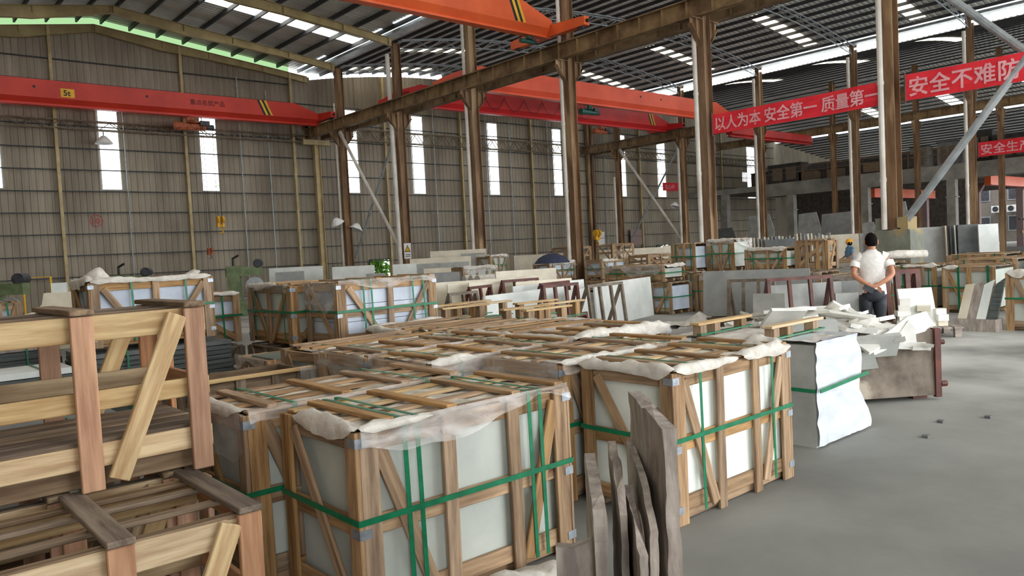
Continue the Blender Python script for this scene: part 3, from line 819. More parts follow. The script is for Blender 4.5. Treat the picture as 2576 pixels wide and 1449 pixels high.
# -------- banners and signs
def banner(label, pA, pB, zb, zt, txt, size, tx, sx=1.0, space=1.0, cat='banner', sag=0.06, mat='banner', off=0.0, bold=0.012):
    """cloth strung from pA to pB (x,y), seen from the -X side"""
    a, b = Vector((*pA, 0)), Vector((*pB, 0)); L = (b - a).length
    t = thing('banner', label, cat, (a.x, a.y, zb)); d = (b - a).normalized()
    t.rotation_euler = (0, 0, math.atan2(d.y, d.x))
    m = MB(); n = 40; h = zt - zb
    rows = []
    f = lambda u: -sag * 4 * u * (1 - u)
    wv = lambda x, z: 0.02 * math.sin(x * 2.1) + 0.012 * math.sin(x * 5.3 + z * 3)
    for y in (0.0, 0.006):
        for k in range(5):
            rows.append([(L * i / n, y + wv(L * i / n, k), f(i / n) + h * k / 4) for i in range(n + 1)])
    base = [r for r in rows]
    m.loft(base[:5] + list(reversed(base[5:])) + [base[0]], closed=False)
    cl = m.build('cloth', MT[mat], t)
    o, wd = text_mesh(txt, size, MT['bletter'], t, 'lettering', Matrix.Translation((tx, -0.02, (h - size * 0.78) / 2)) @ ROT_W, sx=sx, space=space, thick=size * 0.018)
    for v in o.data.vertices: pass
    me = o.data
    for v in me.vertices:
        X = v.co.x + tx
        u = X / L
        v.co.y += f(u)                                         # text local y is up, local z is toward the viewer
        v.co.z += 0.0 - wv(X, 2)
    for x in (0.02, L - 0.02):
        m = MB(); m.beam((x, 0.004, f(x / L) - 0.06), (x, 0.004, h + 0.06 + f(x / L)), 0.04, 0.03); m.build('end_batten', MT['rack'], t)
    return t
banner('longest red banner with pale characters, tied between two tall columns', (XA - 0.25, 14.5), (XA - 0.25, 9.05), 5.16, 5.79, '以人为本 安全第一 质量第一', 0.46, 0.1, sx=0.92, sag=0.02, space=0.98)
banner('red banner with five large pale characters at the right picture edge', (XA - 0.25, 8.52), (XA - 0.25, 3.4), 5.16, 5.84, '安全不难防 注意安全', 0.52, 0.1, sx=0.98, sag=0.02, space=1.04)
banner('smaller red banner hung on the concrete gallery at the right edge', (57.0, 18.0), (57.0, 10.5), 6.36, 7.3, '安全生产', 0.72, 0.15, sag=0.0, space=1.05)
banner('slim red sign with three pale characters low on the gable wall', (55.0, 42.25), (57.2, 42.25), 6.4, 7.1, '在心中', 0.46, 0.3, sx=1.0, sag=0.0)
t = thing('sign', 'yellow triangle warning sign on a white board, on the second column', 'sign', (21.45, 32.72, 1.62)); t.rotation_euler = (0, 0, -PI / 4)
m = MB(); m.box(0, -0.01, 0, 0.36, 0.0, 0.78); m.build('board', MT['paper'], t)
for nm, s, mt, yy in (('triangle_border', 1.0, 'black', -0.013), ('triangle_face', 0.72, 'yellow', -0.016)):
    m = MB(); cx, cz = 0.18, 0.46
    m.prism([(cx - 0.15 * s, yy, cz - 0.12 * s), (cx + 0.15 * s, yy, cz - 0.12 * s), (cx, yy, cz + 0.24 * s)], (0, 0.003, 0)); m.build(nm, MT[mt], t)
m = MB()
for k in range(2): m.box(0.05, -0.012, 0.1 + k * 0.09, 0.31, -0.0105, 0.15 + k * 0.09)
m.build('text_bar', MT['board'], t)
for x, y, z, w, h, l in ((46.3, 42.2, 1.75, 0.75, 1.2, 'narrow white notice board on the dark gable wall'), (50.3, 42.2, 1.75, 1.5, 1.3, 'wide pinkish notice board on the dark gable wall')):
    t = thing('notice_board', l, 'notice board', (x, y, z))
    m = MB(); m.box(0, 0, 0, w, 0.03, h); m.build('board', MT['paper'] if w < 1 else MT['pink'], t)
    m = MB(); m.box(0, -0.012, h * 0.55, w, 0, h * 0.58); m.build('divider', MT['motor'], t)

# ================================================================ concrete gallery at the right
g = thing('gallery', 'bare concrete gallery with deep edge beam running across the right background', 'gallery', (58.5, 9.0, 0))
m = MB(); m.box(0, -4, 5.15, 0.5, 25.5, 6.2); m.build('edge_beam', MT['concrete'], g)
m = MB(); m.box(0.5, -4, 5.9, 15, 33, 6.2); m.build('floor_slab', MT['concrete'], g)
m = MB(); m.box(0, 25.5, 5.7, 0.4, 33.0, 6.1); m.build('thin_edge', MT['concrete'], g)
for y in (-1.0, 5.0, 11.2, 17.2, 23.2, 29.4):
    m = MB(); m.box(-0.05, y - 0.28, 0, 0.5, y + 0.28, 5.15 if y < 25 else 5.7); m.box(-0.12, y - 0.36, 3.9, 0.56, y + 0.36, 3.98); m.build('pillar', MT['concrete'], g)
m = MB()
for z in (6.95, 7.35): m.box(0.05, 8, z, 0.1, 26, z + 0.05)
for k in range(10): m.box(0.05, 8 + 2 * k, 6.2, 0.1, 8.06 + 2 * k, 7.4)
m.build('railing', MT['rust'], g)
rr = random.Random(3)
boxlab = ['dark covered machine on the gallery behind the first lattice', 'low dark crate on the gallery left of the banner', 'sooty cabinet standing on the gallery near the lamp', 'long dark bin on the gallery, widest', 'pale control cabinet on the gallery under the lamp',
          'dark stack on the gallery far left end', 'brown board pile on the gallery edge', 'squat dark box at the right end of the gallery', 'tall dark locker on the gallery beside the second banner']
for k, (y, w, h, mt) in enumerate(((33.5, 3.0, 1.6, 'darkroom'), (29.5, 2.2, 1.0, 'darkroom'), (21.5, 1.4, 1.9, 'board'), (25.5, 4.0, 1.1, 'darkroom'), (23.2, 1.2, 1.7, 'concrete'), (36.5, 2.4, 1.3, 'darkroom'), (31.5, 1.4, 0.8, 'woodold'), (17.0, 2.6, 1.8, 'darkroom'), (19.4, 1.6, 2.3, 'darkroom'))):
    t = thing('cabinet', boxlab[k], 'cabinet', (60.0 + (k % 3) * 0.9, y, 6.2))
    m = MB(); m.box(0, -w / 2, 0, 1.2, w / 2, h); m.build('body', MT[mt], t)
    m = MB(); m.box(-0.03, -w / 2 - 0.04, h, 1.24, w / 2 + 0.04, h + 0.07); m.build('top', MT['motor'], t)
    m = MB(); m.box(-0.02, -w * 0.35, h * 0.2, 0, -w * 0.05, h * 0.85); m.box(-0.02, w * 0.05, h * 0.2, 0, w * 0.35, h * 0.85); m.build('panel', MT['woodold'], t)
# dark rear of the gallery: upper back wall
m = MB(); m.box(73.0, 8, 6.2, 73.2, 42, 8.9)
struct(m.build('wall_far', MT['darkroom']), 'sooty partition at the rear of the gallery')
# low crane girders under the gallery
for y, x0, x1, z, l in ((26.5, 60.5, 72.5, 4.5, 'short orange girder under the gallery behind its pillars'), (19.0, 62.0, 72.0, 4.75, 'orange red girder end under the gallery at the right edge')):
    t = thing('low_girder', l, 'girder', (x0, y, z))
    m = MB(); m.box(0, -0.2, 0, x1 - x0, 0.2, 0.62); m.build('web_box', MT['orange'], t)
    m = MB(); m.box(0, -0.26, -0.04, x1 - x0, 0.26, 0.0); m.box(0, -0.26, 0.62, x1 - x0, 0.26, 0.66); m.build('flange', MT['salmon'], t)
# pale pillars and the buildings outdoors beyond
for x, y, l in ((72, 27.0, 'slim pale pink pillar catching daylight beyond the gallery'), (72, 22.9, 'pale pink pillar left of the bright opening'), (74, 20.3, 'pale pink post inside the bright opening at the right edge')):
    t = thing('pillar', l, 'pillar', (x, y, 0))
    m = MB(); m.box(-0.25, -0.25, 0, 0.25, 0.25, 4.6); m.build('shaft', MT['pink'], t)
    m = MB(); m.prism([(-0.25, -0.25, 4.6), (0.25, -0.25, 4.6), (0.25, -0.7, 5.4), (-0.25, -0.7, 5.4)], (0, 0.5, 0)); m.build('bracket', MT['pink'], t)
t = thing('outdoor_building', 'pale building outdoors seen through the bright opening at the right edge', 'building', (98, 24, 0))
m = MB(); m.box(0, -12, 0, 6, 14, 11); m.build('facade', MT['paleblock'], t)
for k, (y, z) in enumerate(((6.5, 1.2), (3.4, 1.2), (6.5, 4.6), (3.4, 4.6), (-0.5, 4.6), (-0.5, 1.2), (-4, 4.6))):
    m = MB(); m.box(-0.06, y - 0.7, z, 0.0, y + 0.7, z + 1.7); w = m.build('window', MT['galv'], t)
    m = MB(); m.box(-0.08, y - 0.6, z + 0.1, -0.06, y + 0.6, z + 1.6); m.build('pane', MT['motor'], w)
for y, z, l in ((29.0, 3.3, 'left of the two white air conditioner units on the pale building'), (27.5, 3.3, 'right of the two white air conditioner units on the pale building')):
    t = thing('air_conditioner', l, 'air conditioner', (97.4, y, z))
    m = MB(); m.box(-0.35, -0.45, 0, 0.3, 0.45, 0.75); m.build('casing', MT['paper'], t)
    m = MB(); m.tube([(-0.37, 0.05, 0.37), (-0.35, 0.05, 0.37)], 0.3, 16); m.build('fan_grille', MT['motor'], t)
    m = MB(); m.box(0.3, -0.4, -0.05, 0.6, 0.4, 0); m.build('bracket', MT['galv'], t)
# grey slabs standing against the rear under the gallery
t_list = [(50.0, 30.0, 2.1, 3.4, 'grey', 'pale grey slab leaning under the gallery, left of the pillars'), (50.5, 26.6, 1.7, 3.3, 'grey', 'grey slab leaning under the gallery, tallest of the group'), (51.5, 25.0, 2.6, 3.2, 'midgrey', 'wide speckled slab leaning under the gallery'),
          (51.0, 22.9, 1.5, 2.4, 'grey', 'low grey slab leaning under the gallery on the right'), (49.0, 32.4, 2.0, 2.6, 'darkgrey', 'dark slab leaning under the gallery at its left end'), (52.0, 21.2, 1.3, 3.6, 'grey', 'narrow pale slab with slanted top under the gallery')]
for x, y, w, h, mt, l in t_list:
    m = MB(); m.prism([(0, 0, 0), (0, w, 0), (0.3, w * 0.96, h), (0.3, w * 0.2, h * 1.02), (0.2, 0, h * 0.7)], (0.06, 0, 0))
    o = m.build('stone_slab', MT[mt]); o.location = (x, y - w / 2, 0); tag(o, l, 'slab')

# ================================================================ crates
def crumple(pts, r, seed, n=7, squash=0.75):
    """crumpled foam sheet folded over an edge: strip along a path, lumpy on top, ragged hem outside"""
    mb = MB(); P = []
    for a, b in zip(pts, pts[1:]):
        a, b = Vector(a), Vector(b); k = max(2, int((b - a).length / 0.03))
        P += [a.lerp(b, i / k) for i in range(k)]
    P.append(Vector(pts[-1])); rows = []
    N_ = len(P); r = r * 0.75
    for i, p in enumerate(P):
        d = (P[min(i + 1, N_ - 1)] - P[max(i - 1, 0)]); d.z = 0; d.normalize(); out = Vector((d.y, -d.x, 0))
        s = i * 0.03; e = min(1, i / 3 + .15, (N_ - 1 - i) / 3 + .15)
        A = r * (1.1 + 1.1 * noise(s * 2.2, seed) + 0.5 * noise(s * 6, seed + 2)); A = max(A, .008)
        B = r * (1.3 + 2.2 * noise(s * 1.7, seed + 4) + 0.6 * noise(s * 7, seed + 5)); B = max(B, 0.012)
        w = r * (2.2 + 1.8 * noise(s * 1.5, seed + 6))
        q = lambda k: 0.55 * r * noise(s * 11, k * 2.3, seed) + .25 * r * noise(s * 26, k * 3.1, seed)
        row = [p - out * (w * 1.3) + Vector((0, 0, .004)), p - out * (w * .9) + Vector((0, 0, .5 * A * e + q(1))), p - out * (w * .4) + Vector((0, 0, A * e + q(2))), p + Vector((0, 0, .9 * A * e + q(3))),
               p + out * (.012 + abs(q(4))) + Vector((0, 0, .3 * A * e)), p + out * (.016 + abs(q(5))) - Vector((0, 0, .5 * B * e)), p + out * (.012 + 1.3 * abs(q(6))) - Vector((0, 0, B * e))]
        rows.append(row)
    mb.loft(rows, closed=False)
    return mb

def skirt(path, ztop, drop, seed, out=0.015, side=1):
    """hanging film along a path of (x, y); irregular hem"""
    P = []
    for a, b in zip(path, path[1:]):
        a, b = Vector((*a, 0)), Vector((*b, 0)); k = max(3, int((b - a).length / 0.045))
        d = (b - a).normalized(); nr = Vector((d.y, -d.x, 0)) * side
        for i in range(k + (1 if b == Vector((*path[-1], 0)) else 0)): P.append((a.lerp(b, i / k), nr))
    mb = MB(); rows = []
    R_ = 6
    for j in range(R_ + 1):
        row = []
        for i, (p, nr) in enumerate(P):
            s = i * 0.045
            dr = drop * (0.75 + 0.9 * noise(s * 1.3, seed) + 0.35 * noise(s * 4.1, seed + 3))
            dr = max(0.03, dr)
            u = j / R_
            w = out + (0.012 + 0.03 * u) * noise(s * 5.0, u * 1.5, seed) + 0.02 * u * noise(s * 2.0, seed + 8)
            row.append(p + nr * max(0.004, w + 0.012 * u) + Vector((0, 0, ztop - dr * u)))
        rows.append(row)
    mb.loft(rows, closed=False)
    return mb

def sheet(x0, y0, x1, y1, z, seed, amp=0.02, n=14, lift=0.0):
    mb = MB(); rows = []
    for j in range(n + 1):
        row = []
        for i in range(n + 1):
            x = x0 + (x1 - x0) * i / n; y = y0 + (y1 - y0) * j / n
            row.append((x, y, z + amp * (noise(x * 5, y * 5, seed) + 0.6 * noise(x * 13, y * 13, seed + 2)) + lift))
        rows.append(row)
    mb.loft(rows, closed=False)
    return mb

ALLC = []
def crate(loc, L, Wd, H, label, group=None, load='load', rz=0.0, lod=0, film=None, foam=None, straps=True, top='y', mids=(0.38, 0.7),
          braces=((0.07, .94, .30, .06), (.93, .94, .75, .06)), wood='wood', open_=False, seed=1, zload=0.06, vstraps=(0.2, 0.82), layers=0, skids=True, name='wooden_crate', sidebrace=True, lowrail=0.11):
    t = thing(name, label, 'crate', loc, rz, group)
    wd = MT[wood]; r = random.Random(seed * 131 + 7); bev = 0.004 if lod == 0 else 0
    T = 0.022; pw = 0.1 if L < 1.6 else 0.11
    def J(a): return a + r.uniform(-0.008, 0.008)
    zs = (H - 0.05, H * 0.52, lowrail)
    # rails, then posts outside them: front, back
    for yy, nn, full in ((T * 1.5, -1, True), (Wd - T * 1.5, 1, lod == 0 or open_)):
        for z in zs:
            if not full and z == zs[1]: continue
            plank(t, 'rail', (0.015, yy, J(z)), (L - 0.015, yy, J(z)), 0.092, T, (0, nn, 0), wd, bev)
        yp = yy + nn * T
        for fx in (0.0, 1.0) + (mids if full else ()):
            x = min(max(fx * L, pw / 2), L - pw / 2)
            plank(t, 'post', (J(x), yp, 0.0), (x, yp, H), pw if fx in (0.0, 1.0) else 0.08, T, (0, nn, 0), wd, bev)
    for a in braces:
        plank(t, 'brace', (a[0] * L, T * 0.5 - 0.001, a[1] * H), (a[2] * L, T * 0.5 - 0.001, a[3] * H), 0.075, T * 0.9, (0, -1, 0), wd, bev)
    # sides
    for xx, nn in ((T * 0.5, -1), (L - T * 0.5, 1)):
        if lod and nn == 1 and not open_: continue
        for z in zs:
            plank(t, 'rail', (xx - nn * 0, T * 2, J(z)), (xx, Wd - T * 2, J(z)), 0.09, T, (nn, 0, 0), wd, bev)
        for yy in (0.05, Wd - 0.05):
            plank(t, 'post', (xx + nn * T, yy, 0.0), (xx + nn * T, yy, H), pw, T, (nn, 0, 0), wd, bev)
        if sidebrace:
            plank(t, 'brace', (xx + nn * T, Wd - 0.13, H - 0.06), (xx + nn * T, 0.14, 0.1), 0.07, T * 0.9, (nn, 0, 0), wd, bev)
    if skids:
        for fy in (0.12, 0.5, 0.88):
            plank(t, 'bearer', (0.03, fy * Wd, 0.04), (L - 0.03, fy * Wd, 0.04), 0.08, 0.06, (0, 0, 1), wd, 0)
    # lid boards along x, cross slats along y
    if top:
        nb = 4
        for k in range(nb):
            y = 0.05 + (Wd - 0.1) * k / (nb - 1)
            ww = r.uniform(0.06, 0.095)
            if top == 'y':
                plank(t, 'lid_board', (J(0.02), J(y), H + 0.007), (L - 0.02, J(y), H + 0.007), ww, 0.014, (0, 0, 1), MT['woodpale'] if r.random() < 0.4 and lod == 0 else wd, bev)
            elif k % 2 == 0:
                plank(t, 'lid_board', (J(0.02), J(y), H + 0.008), (L + r.uniform(-.05, .0), J(y) + r.uniform(-.05, .05), H + 0.008), ww, 0.014, (0, 0, 1), wd, bev)
        if top == 'y':
            for fx in (0.12, 0.42, 0.72, 0.97) if lod == 0 else (0.1, 0.5, 0.9):
                x = fx * L + r.uniform(-0.02, 0.02)
                plank(t, 'lid_slat', (x, 0.02, H + 0.025), (x + r.uniform(-.02, .02), Wd - 0.01, H + 0.025), 0.066, 0.022, (0, 0, 1), wd, bev)
        else:
            for k in range(4):
                y = Wd * (0.1 + 0.27 * k)
                plank(t, 'lid_slat', (r.uniform(0.02, .1), y, H + 0.024), (L + r.uniform(-.12, .0), y + r.uniform(-.12, .12), H + 0.024 + r.uniform(0, .01)), 0.07, 0.016, (0, 0, 1), wd, bev)
    # load
    if not open_:
        i = 0.05; m = MB()
        if layers:
            hh = (H - zload - 0.1) / layers
            for k in range(layers):
                e = r.uniform(-0.008, 0.008)
                m.box(i + e, i + e, 0.1 + k * hh, L - i + e, Wd - i + e, 0.1 + (k + 1) * hh - 0.006)
        else:
            m.box(i, i, 0.1, L - i, Wd - i, H - zload)
        m.build('stone_load', MT[load], t)
        sheet(i, i, L - i, Wd - i, H - 0.001, seed, 0.016 if top != 'x' else 0.03, 18 if lod == 0 else 10).build('dust_sheet', MT['topsheet'], t, smooth=True)
    elif lod == 0 or open_:
        for k in range(6):
            y = 0.06 + (Wd - 0.12) * k / 5
            plank(t, 'floor_board', (0.02, y, 0.085), (L - 0.02, y, 0.085), (Wd - .12) / 5 * 0.82, 0.02, (0, 0, 1), MT['woodold'] if wood != 'woodfar' else wd, 0)
    if straps:
        def loop_h(z):
            m = MB(); e = 0.004; q = 0.014
            pts = [(-T - e - .004, -e - .004), (L + T + e, -e - .004), (L + T + e, Wd + e + .004), (-T - e - .004, Wd + e + .004)]
            for a, b in zip(pts, pts[1:] + pts[:1]):
                m.beam((*a, z), (*b, z), 0.003, q * 2, (0, 0, 1))
            m.build('strap', MT['strap'], t)
        loop_h(H * 0.56)
        for fx in vstraps:
            m = MB(); x = fx * L; e = 0.004; dx = 0.012
            m.beam((x, -e, 0.05), (x - dx, -e, H + 0.026), 0.024, 0.003, (0, -1, 0))
            m.beam((x - dx, -e, H + 0.026), (x - dx, Wd + e, H + 0.026), 0.024, 0.003, (0, 0, 1))
            m.beam((x - dx, Wd + e, H + 0.026), (x, Wd + e, 0.05), 0.024, 0.003, (0, 1, 0))
            m.build('strap', MT['strap'], t)
    if lod == 0:
        for z in (H - 0.05, H * 0.5, 0.1):
            for x, y, sx, sy in ((-T, -0.001, 0.06, -0.003), (L + T, -0.001, -0.06, -0.003)):
                m = MB(); m.box(min(x, x + sx), y - 0.003, z - 0.022, max(x, x + sx), y, z + 0.022)
                m.box(x - 0.003 if x < 0 else x, -0.003, z - 0.022, x if x < 0 else x + 0.003, 0.07, z + 0.022)
                m.build('corner_clip', MT['clip'], t)
    paths = {'f': [(0, 0), (L, 0)], 'l': [(-T, Wd), (-T, 0)], 'b': [(L, Wd), (0, Wd)], 'r': [(L + T, 0), (L + T, Wd)]}
    for k, (s, d) in enumerate(film or ()):
        skirt(paths[s], H + 0.03, d, seed + k * 5.3, 0.014).build('plastic_film', MT['film'], t, smooth=True)
    for k, (s, a, b, rad) in enumerate(foam or ()):
        p, q = Vector((*paths[s][0], H + 0.012)), Vector((*paths[s][1], H + 0.012))
        crumple([p.lerp(q, a), p.lerp(q, b)], rad, seed + k).build('foam_roll', MT['foam'], t, smooth=True)
    ALLC.append(t)
    return t

GR = 'packed stone crates standing close together in the foreground'
# ---- the two big foreground crates and the block of crates behind them
crate((1.69, 3.03, 0), 1.31, 0.77, 0.93, 'nearest packed crate in the middle foreground, clear film over its front edge', GR, seed=1,
      film=[('f', 0.13), ('r', 0.3)], foam=[('l', 0.25, 1.0, 0.035), ('f', 0.0, 0.3, 0.03)], vstraps=(0.19, 0.245, 0.79, 0.85))
crate((3.68, 2.80, 0), 1.31, 0.75, 0.93, 'packed crate right of the upright stone offcuts, crumpled foam along its top edges', GR, seed=2, load='loadlit',
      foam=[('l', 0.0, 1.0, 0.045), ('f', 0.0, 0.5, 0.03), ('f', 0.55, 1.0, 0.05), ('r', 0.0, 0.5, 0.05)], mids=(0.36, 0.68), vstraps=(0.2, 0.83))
crate((1.52, 3.86, 0), 1.38, 0.77, 0.93, 'packed crate directly behind the nearest one, its end by the empty crates draped in film', GR, seed=3,
      film=[('l', 0.3), ('f', 0.12)], foam=[('l', 0.2, 0.9, 0.03)])
crate((3.55, 3.62, 0), 1.42, 0.78, 0.93, 'packed crate behind the one with foam edges, film sagging over its left end', GR, seed=4, film=[('l', 0.35), ('f', 0.1)], foam=[('f', 0.0, 0.7, 0.03)])
crate((3.08, 4.45, 0), 1.42, 0.76, 0.93, 'packed crate in the third row with loose film bunched at its front left corner', GR, seed=5, film=[('f', 0.3), ('l', 0.3)], foam=[('f', 0, .3, .03)])
crate((3.05, 5.26, 0), 1.42, 0.76, 0.93, 'fourth row crate wrapped in grey film, left end facing the low green stone block', GR, seed=6, film=[('f', 0.4), ('l', 0.5)])
crate((4.62, 4.47, 0), 1.2, 0.76, 0.93, 'third row crate at the right end, thick white foam on its front edge', GR, seed=7, foam=[('f', 0.0, 1.0, 0.06), ('l', 0, 1, .03)], film=[('f', 0.1)])
crate((4.6, 5.3, 0), 1.25, 0.76, 0.93, 'packed crate with loose long lid slats at the right end of the fourth row', GR, seed=8, top='x', foam=[('r', 0, 1, .03), ('l', 0.2, 1, .03)], film=[('f', 0.15)])
crate((3.1, 6.12, 0), 1.4, 0.78, 0.9, 'fifth row crate with scattered lid slats, just right of the upper film-draped crate', GR, seed=9, top='x', foam=[('f', 0, 1, .03)], lod=1)
crate((4.58, 6.12, 0), 1.3, 0.78, 0.9, 'packed crate with scattered lid slats at the right end of the fifth row', GR, seed=10, top='x', foam=[('r', 0, .6, .03), ('f', .3, 1, .03)], lod=1)
crate((4.5, 6.98, 0), 1.35, 0.74, 0.9, 'farthest packed crate of the block with slats askew, in front of the raised skid boards', GR, seed=12, top='x', foam=[('l', 0, 1, .03), ('b', .2, 1, .04)], lod=1)

# ---- empty crates at the lower left
GE = 'empty stacked timber crates at the lower left'
def empty_crate(loc, L, Wd, H, label, seed):
    t = thing('empty_crate', label, 'crate', loc, 0, GE)
    r = random.Random(seed); T = 0.028; wp, wr, wo = MT['woodpale'], MT['woodred'], MT['woodold']
    xr = L - 0.06
    px = [xr, xr - 0.46, xr - 1.0, 0.06]
    for yy, nn in ((0.0, -1), (Wd, 1)):
        for z, w in ((H - 0.065, 0.11), (H * 0.5, 0.085), (0.14, 0.1)):
            plank(t, 'rail', (0, yy - nn * T * 1.1, z), (L, yy - nn * T * 1.1, z + r.uniform(-.006, .006)), w, T, (0, nn, 0), wp)
        for x in px:
            plank(t, 'post', (x, yy + nn * T * 0.1, 0.0), (x, yy + nn * T * 0.1, H - 0.005), 0.09, T, (0, nn, 0), wr)
        plank(t, 'brace', (xr - 0.07, yy + nn * T * 0.12, H - 0.03), (xr - 0.36, yy + nn * T * 0.12, 0.03), 0.085, T, (0, nn, 0), wp)
        plank(t, 'brace', (0.12, yy + nn * T * 0.12, H - 0.03), (0.42, yy + nn * T * 0.12, 0.03), 0.085, T, (0, nn, 0), wp)
    for xx, nn in ((L, 1), (0, -1)):
        for z in (H - 0.065, H * 0.5, 0.14):
            plank(t, 'rail', (xx - nn * T * 0.5, T * 2, z), (xx - nn * T * 0.5, Wd - T * 2, z), 0.09, T, (nn, 0, 0), wr)
        for yy in (Wd - 0.06,):
            plank(t, 'post', (xx + nn * T * 0.6, yy, 0), (xx + nn * T * 0.6, yy, H), 0.09, T, (nn, 0, 0), wr)
    for x in px:                                                   # caps across the top
        plank(t, 'top_slat', (x, -0.03, H + 0.012), (x + r.uniform(-.01, .01), Wd + 0.03, H + 0.012), 0.095, 0.024, (0, 0, 1), wo)
    for y in (0.06, Wd * 0.36, Wd * 0.68, Wd - 0.06):
        plank(t, 'lid_board', (0.0, y, H - 0.016), (L, y + r.uniform(-.02, .02), H - 0.016), 0.05, 0.02, (0, 0, 1), wo)
    for k in range(5):
        y = 0.09 + (Wd - 0.18) * k / 4
        plank(t, 'floor_board', (0.01, y, 0.2), (L - 0.01, y, 0.2), 0.115, 0.02, (0, 0, 1), wo)
    for y in (0.1, Wd / 2, Wd - 0.1):
        plank(t, 'bearer', (0.0, y, 0.045), (L, y, 0.045), 0.07, 0.08, (0, 0, 1), wo)
    return t
empty_crate((-0.45, 2.92, 0), 1.64, 0.74, 0.75, 'lower empty timber crate in the bottom left corner, open slatted top', 21)
empty_crate((-0.35, 3.63, 0.775), 1.62, 0.72, 0.75, 'upper empty timber crate stacked at the left, taller than everything beside it', 23)
empty_crate((-0.45, 3.70, 0), 1.6, 0.72, 0.75, 'rear lower empty timber crate underneath the upper one', 22)

# ---- stacks at the left behind the empty crates
GL = 'double stacked packed crates at the left'
crate((2.12, 9.69, 0.84), 1.36, 0.85, 0.75, 'upper crate of bluish wrapped stone behind the empty crates, white foam heaped on top', GL, load='loadblue', seed=31,
      foam=[('l', 0, 1, .06), ('f', 0, 1, .035)], mids=(0.52,), braces=((0.1, .9, .4, .1), (.93, .92, .62, .08)), vstraps=(0.33, 0.78), lowrail=0.09)
crumple([(0.12, 0.3, 0.78), (0.2, 0.36, 0.86), (0.3, 0.38, 0.8)], 0.09, 4).build('foam_roll', MT['foam'], ALLC[-1], smooth=True)
crumple([(1.14, 0.2, 0.78), (1.3, 0.2, 0.82)], 0.06, 6).build('foam_roll', MT['foam'], ALLC[-1], smooth=True)
crate((4.30, 7.98, 0.68), 1.36, 0.8, 0.76, 'upper crate draped in cloudy film over its left corner, three layers of pale stone', GL, load='loadblue', seed=32, layers=3,
      film=[('l', 0.34), ('f', 0.12), ('r', 0.12)], mids=(0.52,), braces=((0.1, .92, .44, .06), (.93, .92, .62, .06)), vstraps=(0.25, 0.33, 0.76, 0.88), top='y')
crate((4.12, 10.15, 0.68), 1.28, 0.8, 0.74, 'crate with V shaped braces between the heaped foam crate and the film-draped one', GL, load='load', rz=-PI / 2, seed=33, mids=(0.5,),
      braces=((0.1, .93, .46, .06), (.9, .93, .54, .06)), film=[('f', 0.1)], foam=[('f', 0, .7, .03)], vstraps=(0.18, 0.86))
crate((2.9, 10.72, 0.63), 1.33, 0.8, 0.68, 'crate with a white sheet over its lid in the gap behind the heaped foam crate', GL, load='loadblue', seed=34, mids=(0.5,), foam=[('f', 0, 1, .03)],
      braces=((.3, .92, .95, .08),), lod=1)
def support(loc, L, Wd, H, label, rz=0, seed=1, wood='woodold', load='loadgreen', grp='lower crates carrying the upper stacks'):
    return crate(loc, L, Wd, H, label, grp, load=load, rz=rz, seed=seed, wood=wood, lod=1, top='y', straps=False, skids=True)
support((4.25, 7.96, 0), 1.46, 0.84, 0.62, 'low dark crate carrying the film-draped crate', seed=41)
support((4.10, 10.2, 0), 1.34, 0.84, 0.62, 'low dark crate carrying the crate with V shaped braces', rz=-PI / 2, seed=42)
support((2.85, 10.68, 0), 1.4, 0.86, 0.57, 'low dark crate under the crate with the white sheet', seed=43)
crate((2.02, 6.12, 0), 0.95, 0.6, 0.79, 'old lidless crate with a pale edge board, left of the third row of crates', seed=44, wood='woodold', open_=True, top=None, straps=False, lod=1, skids=False)
plank(ALLC[-1], 'edge_board', (-0.35, -0.01, 0.8), (0.98, -0.01, 0.8), 0.05, 0.03, (0, 0, 1), MT['woodpale'])
skirt([(0.85, -0.03), (1.0, -0.03)], 0.82, 0.16, 3.0).build('plastic_film', MT['film'], ALLC[-1], smooth=True)
t = crate((3.42, 8.0, 0), 0.8, 0.82, 0.66, 'open low crate around a smooth grey green stone block, left of the film-draped crate', seed=45, wood='wood', open_=True, top=None, straps=False, lod=1, skids=False, sidebrace=False, film=[('l', .2)])
m = MB(); m.box(0, 0, 0, 0.62, 0.6, 0.56); o = m.build('stone_block', MT['loadgreen']); o.location = (3.53, 8.1, 0.098); tag(o, 'smooth grey green stone block sitting in the open low crate', 'stone block')

def pack(loc, L, Wd, H, label, mat='slate', top='white', n=7, seed=1, straps=2, group=None):
    """flat slabs bundled in layers"""
    t = thing('stone_pack', label, 'stone pack', loc, 0, group); r = random.Random(seed)
    for fy in (0.15, 0.85): plank(t, 'bearer', (0, fy * Wd, 0.05), (L, fy * Wd, 0.05), 0.1, 0.1, (0, 0, 1), MT['woodold'], 0)
    h = (H - 0.1) / n
    for k in range(n):
        e = r.uniform(-0.03, 0.03); f = r.uniform(-0.02, 0.02)
        m = MB(); m.box(e, f, 0.1 + k * h, L + e * 0.6, Wd + f, 0.1 + (k + 1) * h - 0.008); m.build('slab', MT[mat if k < n - 1 else top], t)
    for k in range(straps):
        x = L * (k + 0.6) / (straps + 0.2); m = MB()
        m.beam((x, -0.035, 0.1), (x, -0.035, H + 0.004), 0.02, 0.003, (0, -1, 0)); m.beam((x, -0.035, H + 0.004), (x, Wd + 0.035, H + 0.004), 0.02, 0.003)
        m.build('strap', MT['strap'], t)
    return t
pack((1.98, 9.6, 0), 1.66, 0.95, 0.79, 'thick pack of layered dark stone carrying the crate with heaped foam', 'slate', 'darkgrey', 12, 3)
pack((0.75, 9.65, 0), 1.15, 0.75, 0.68, 'dark layered stone pack with white top slabs seen through the upper empty crate', 'slate', 'white', 8, 4)
pack((0.7, 10.9, 0), 1.3, 0.75, 0.9, 'second dark layered stone pack behind the one with white top slabs', 'slate', 'offcut', 8, 5)
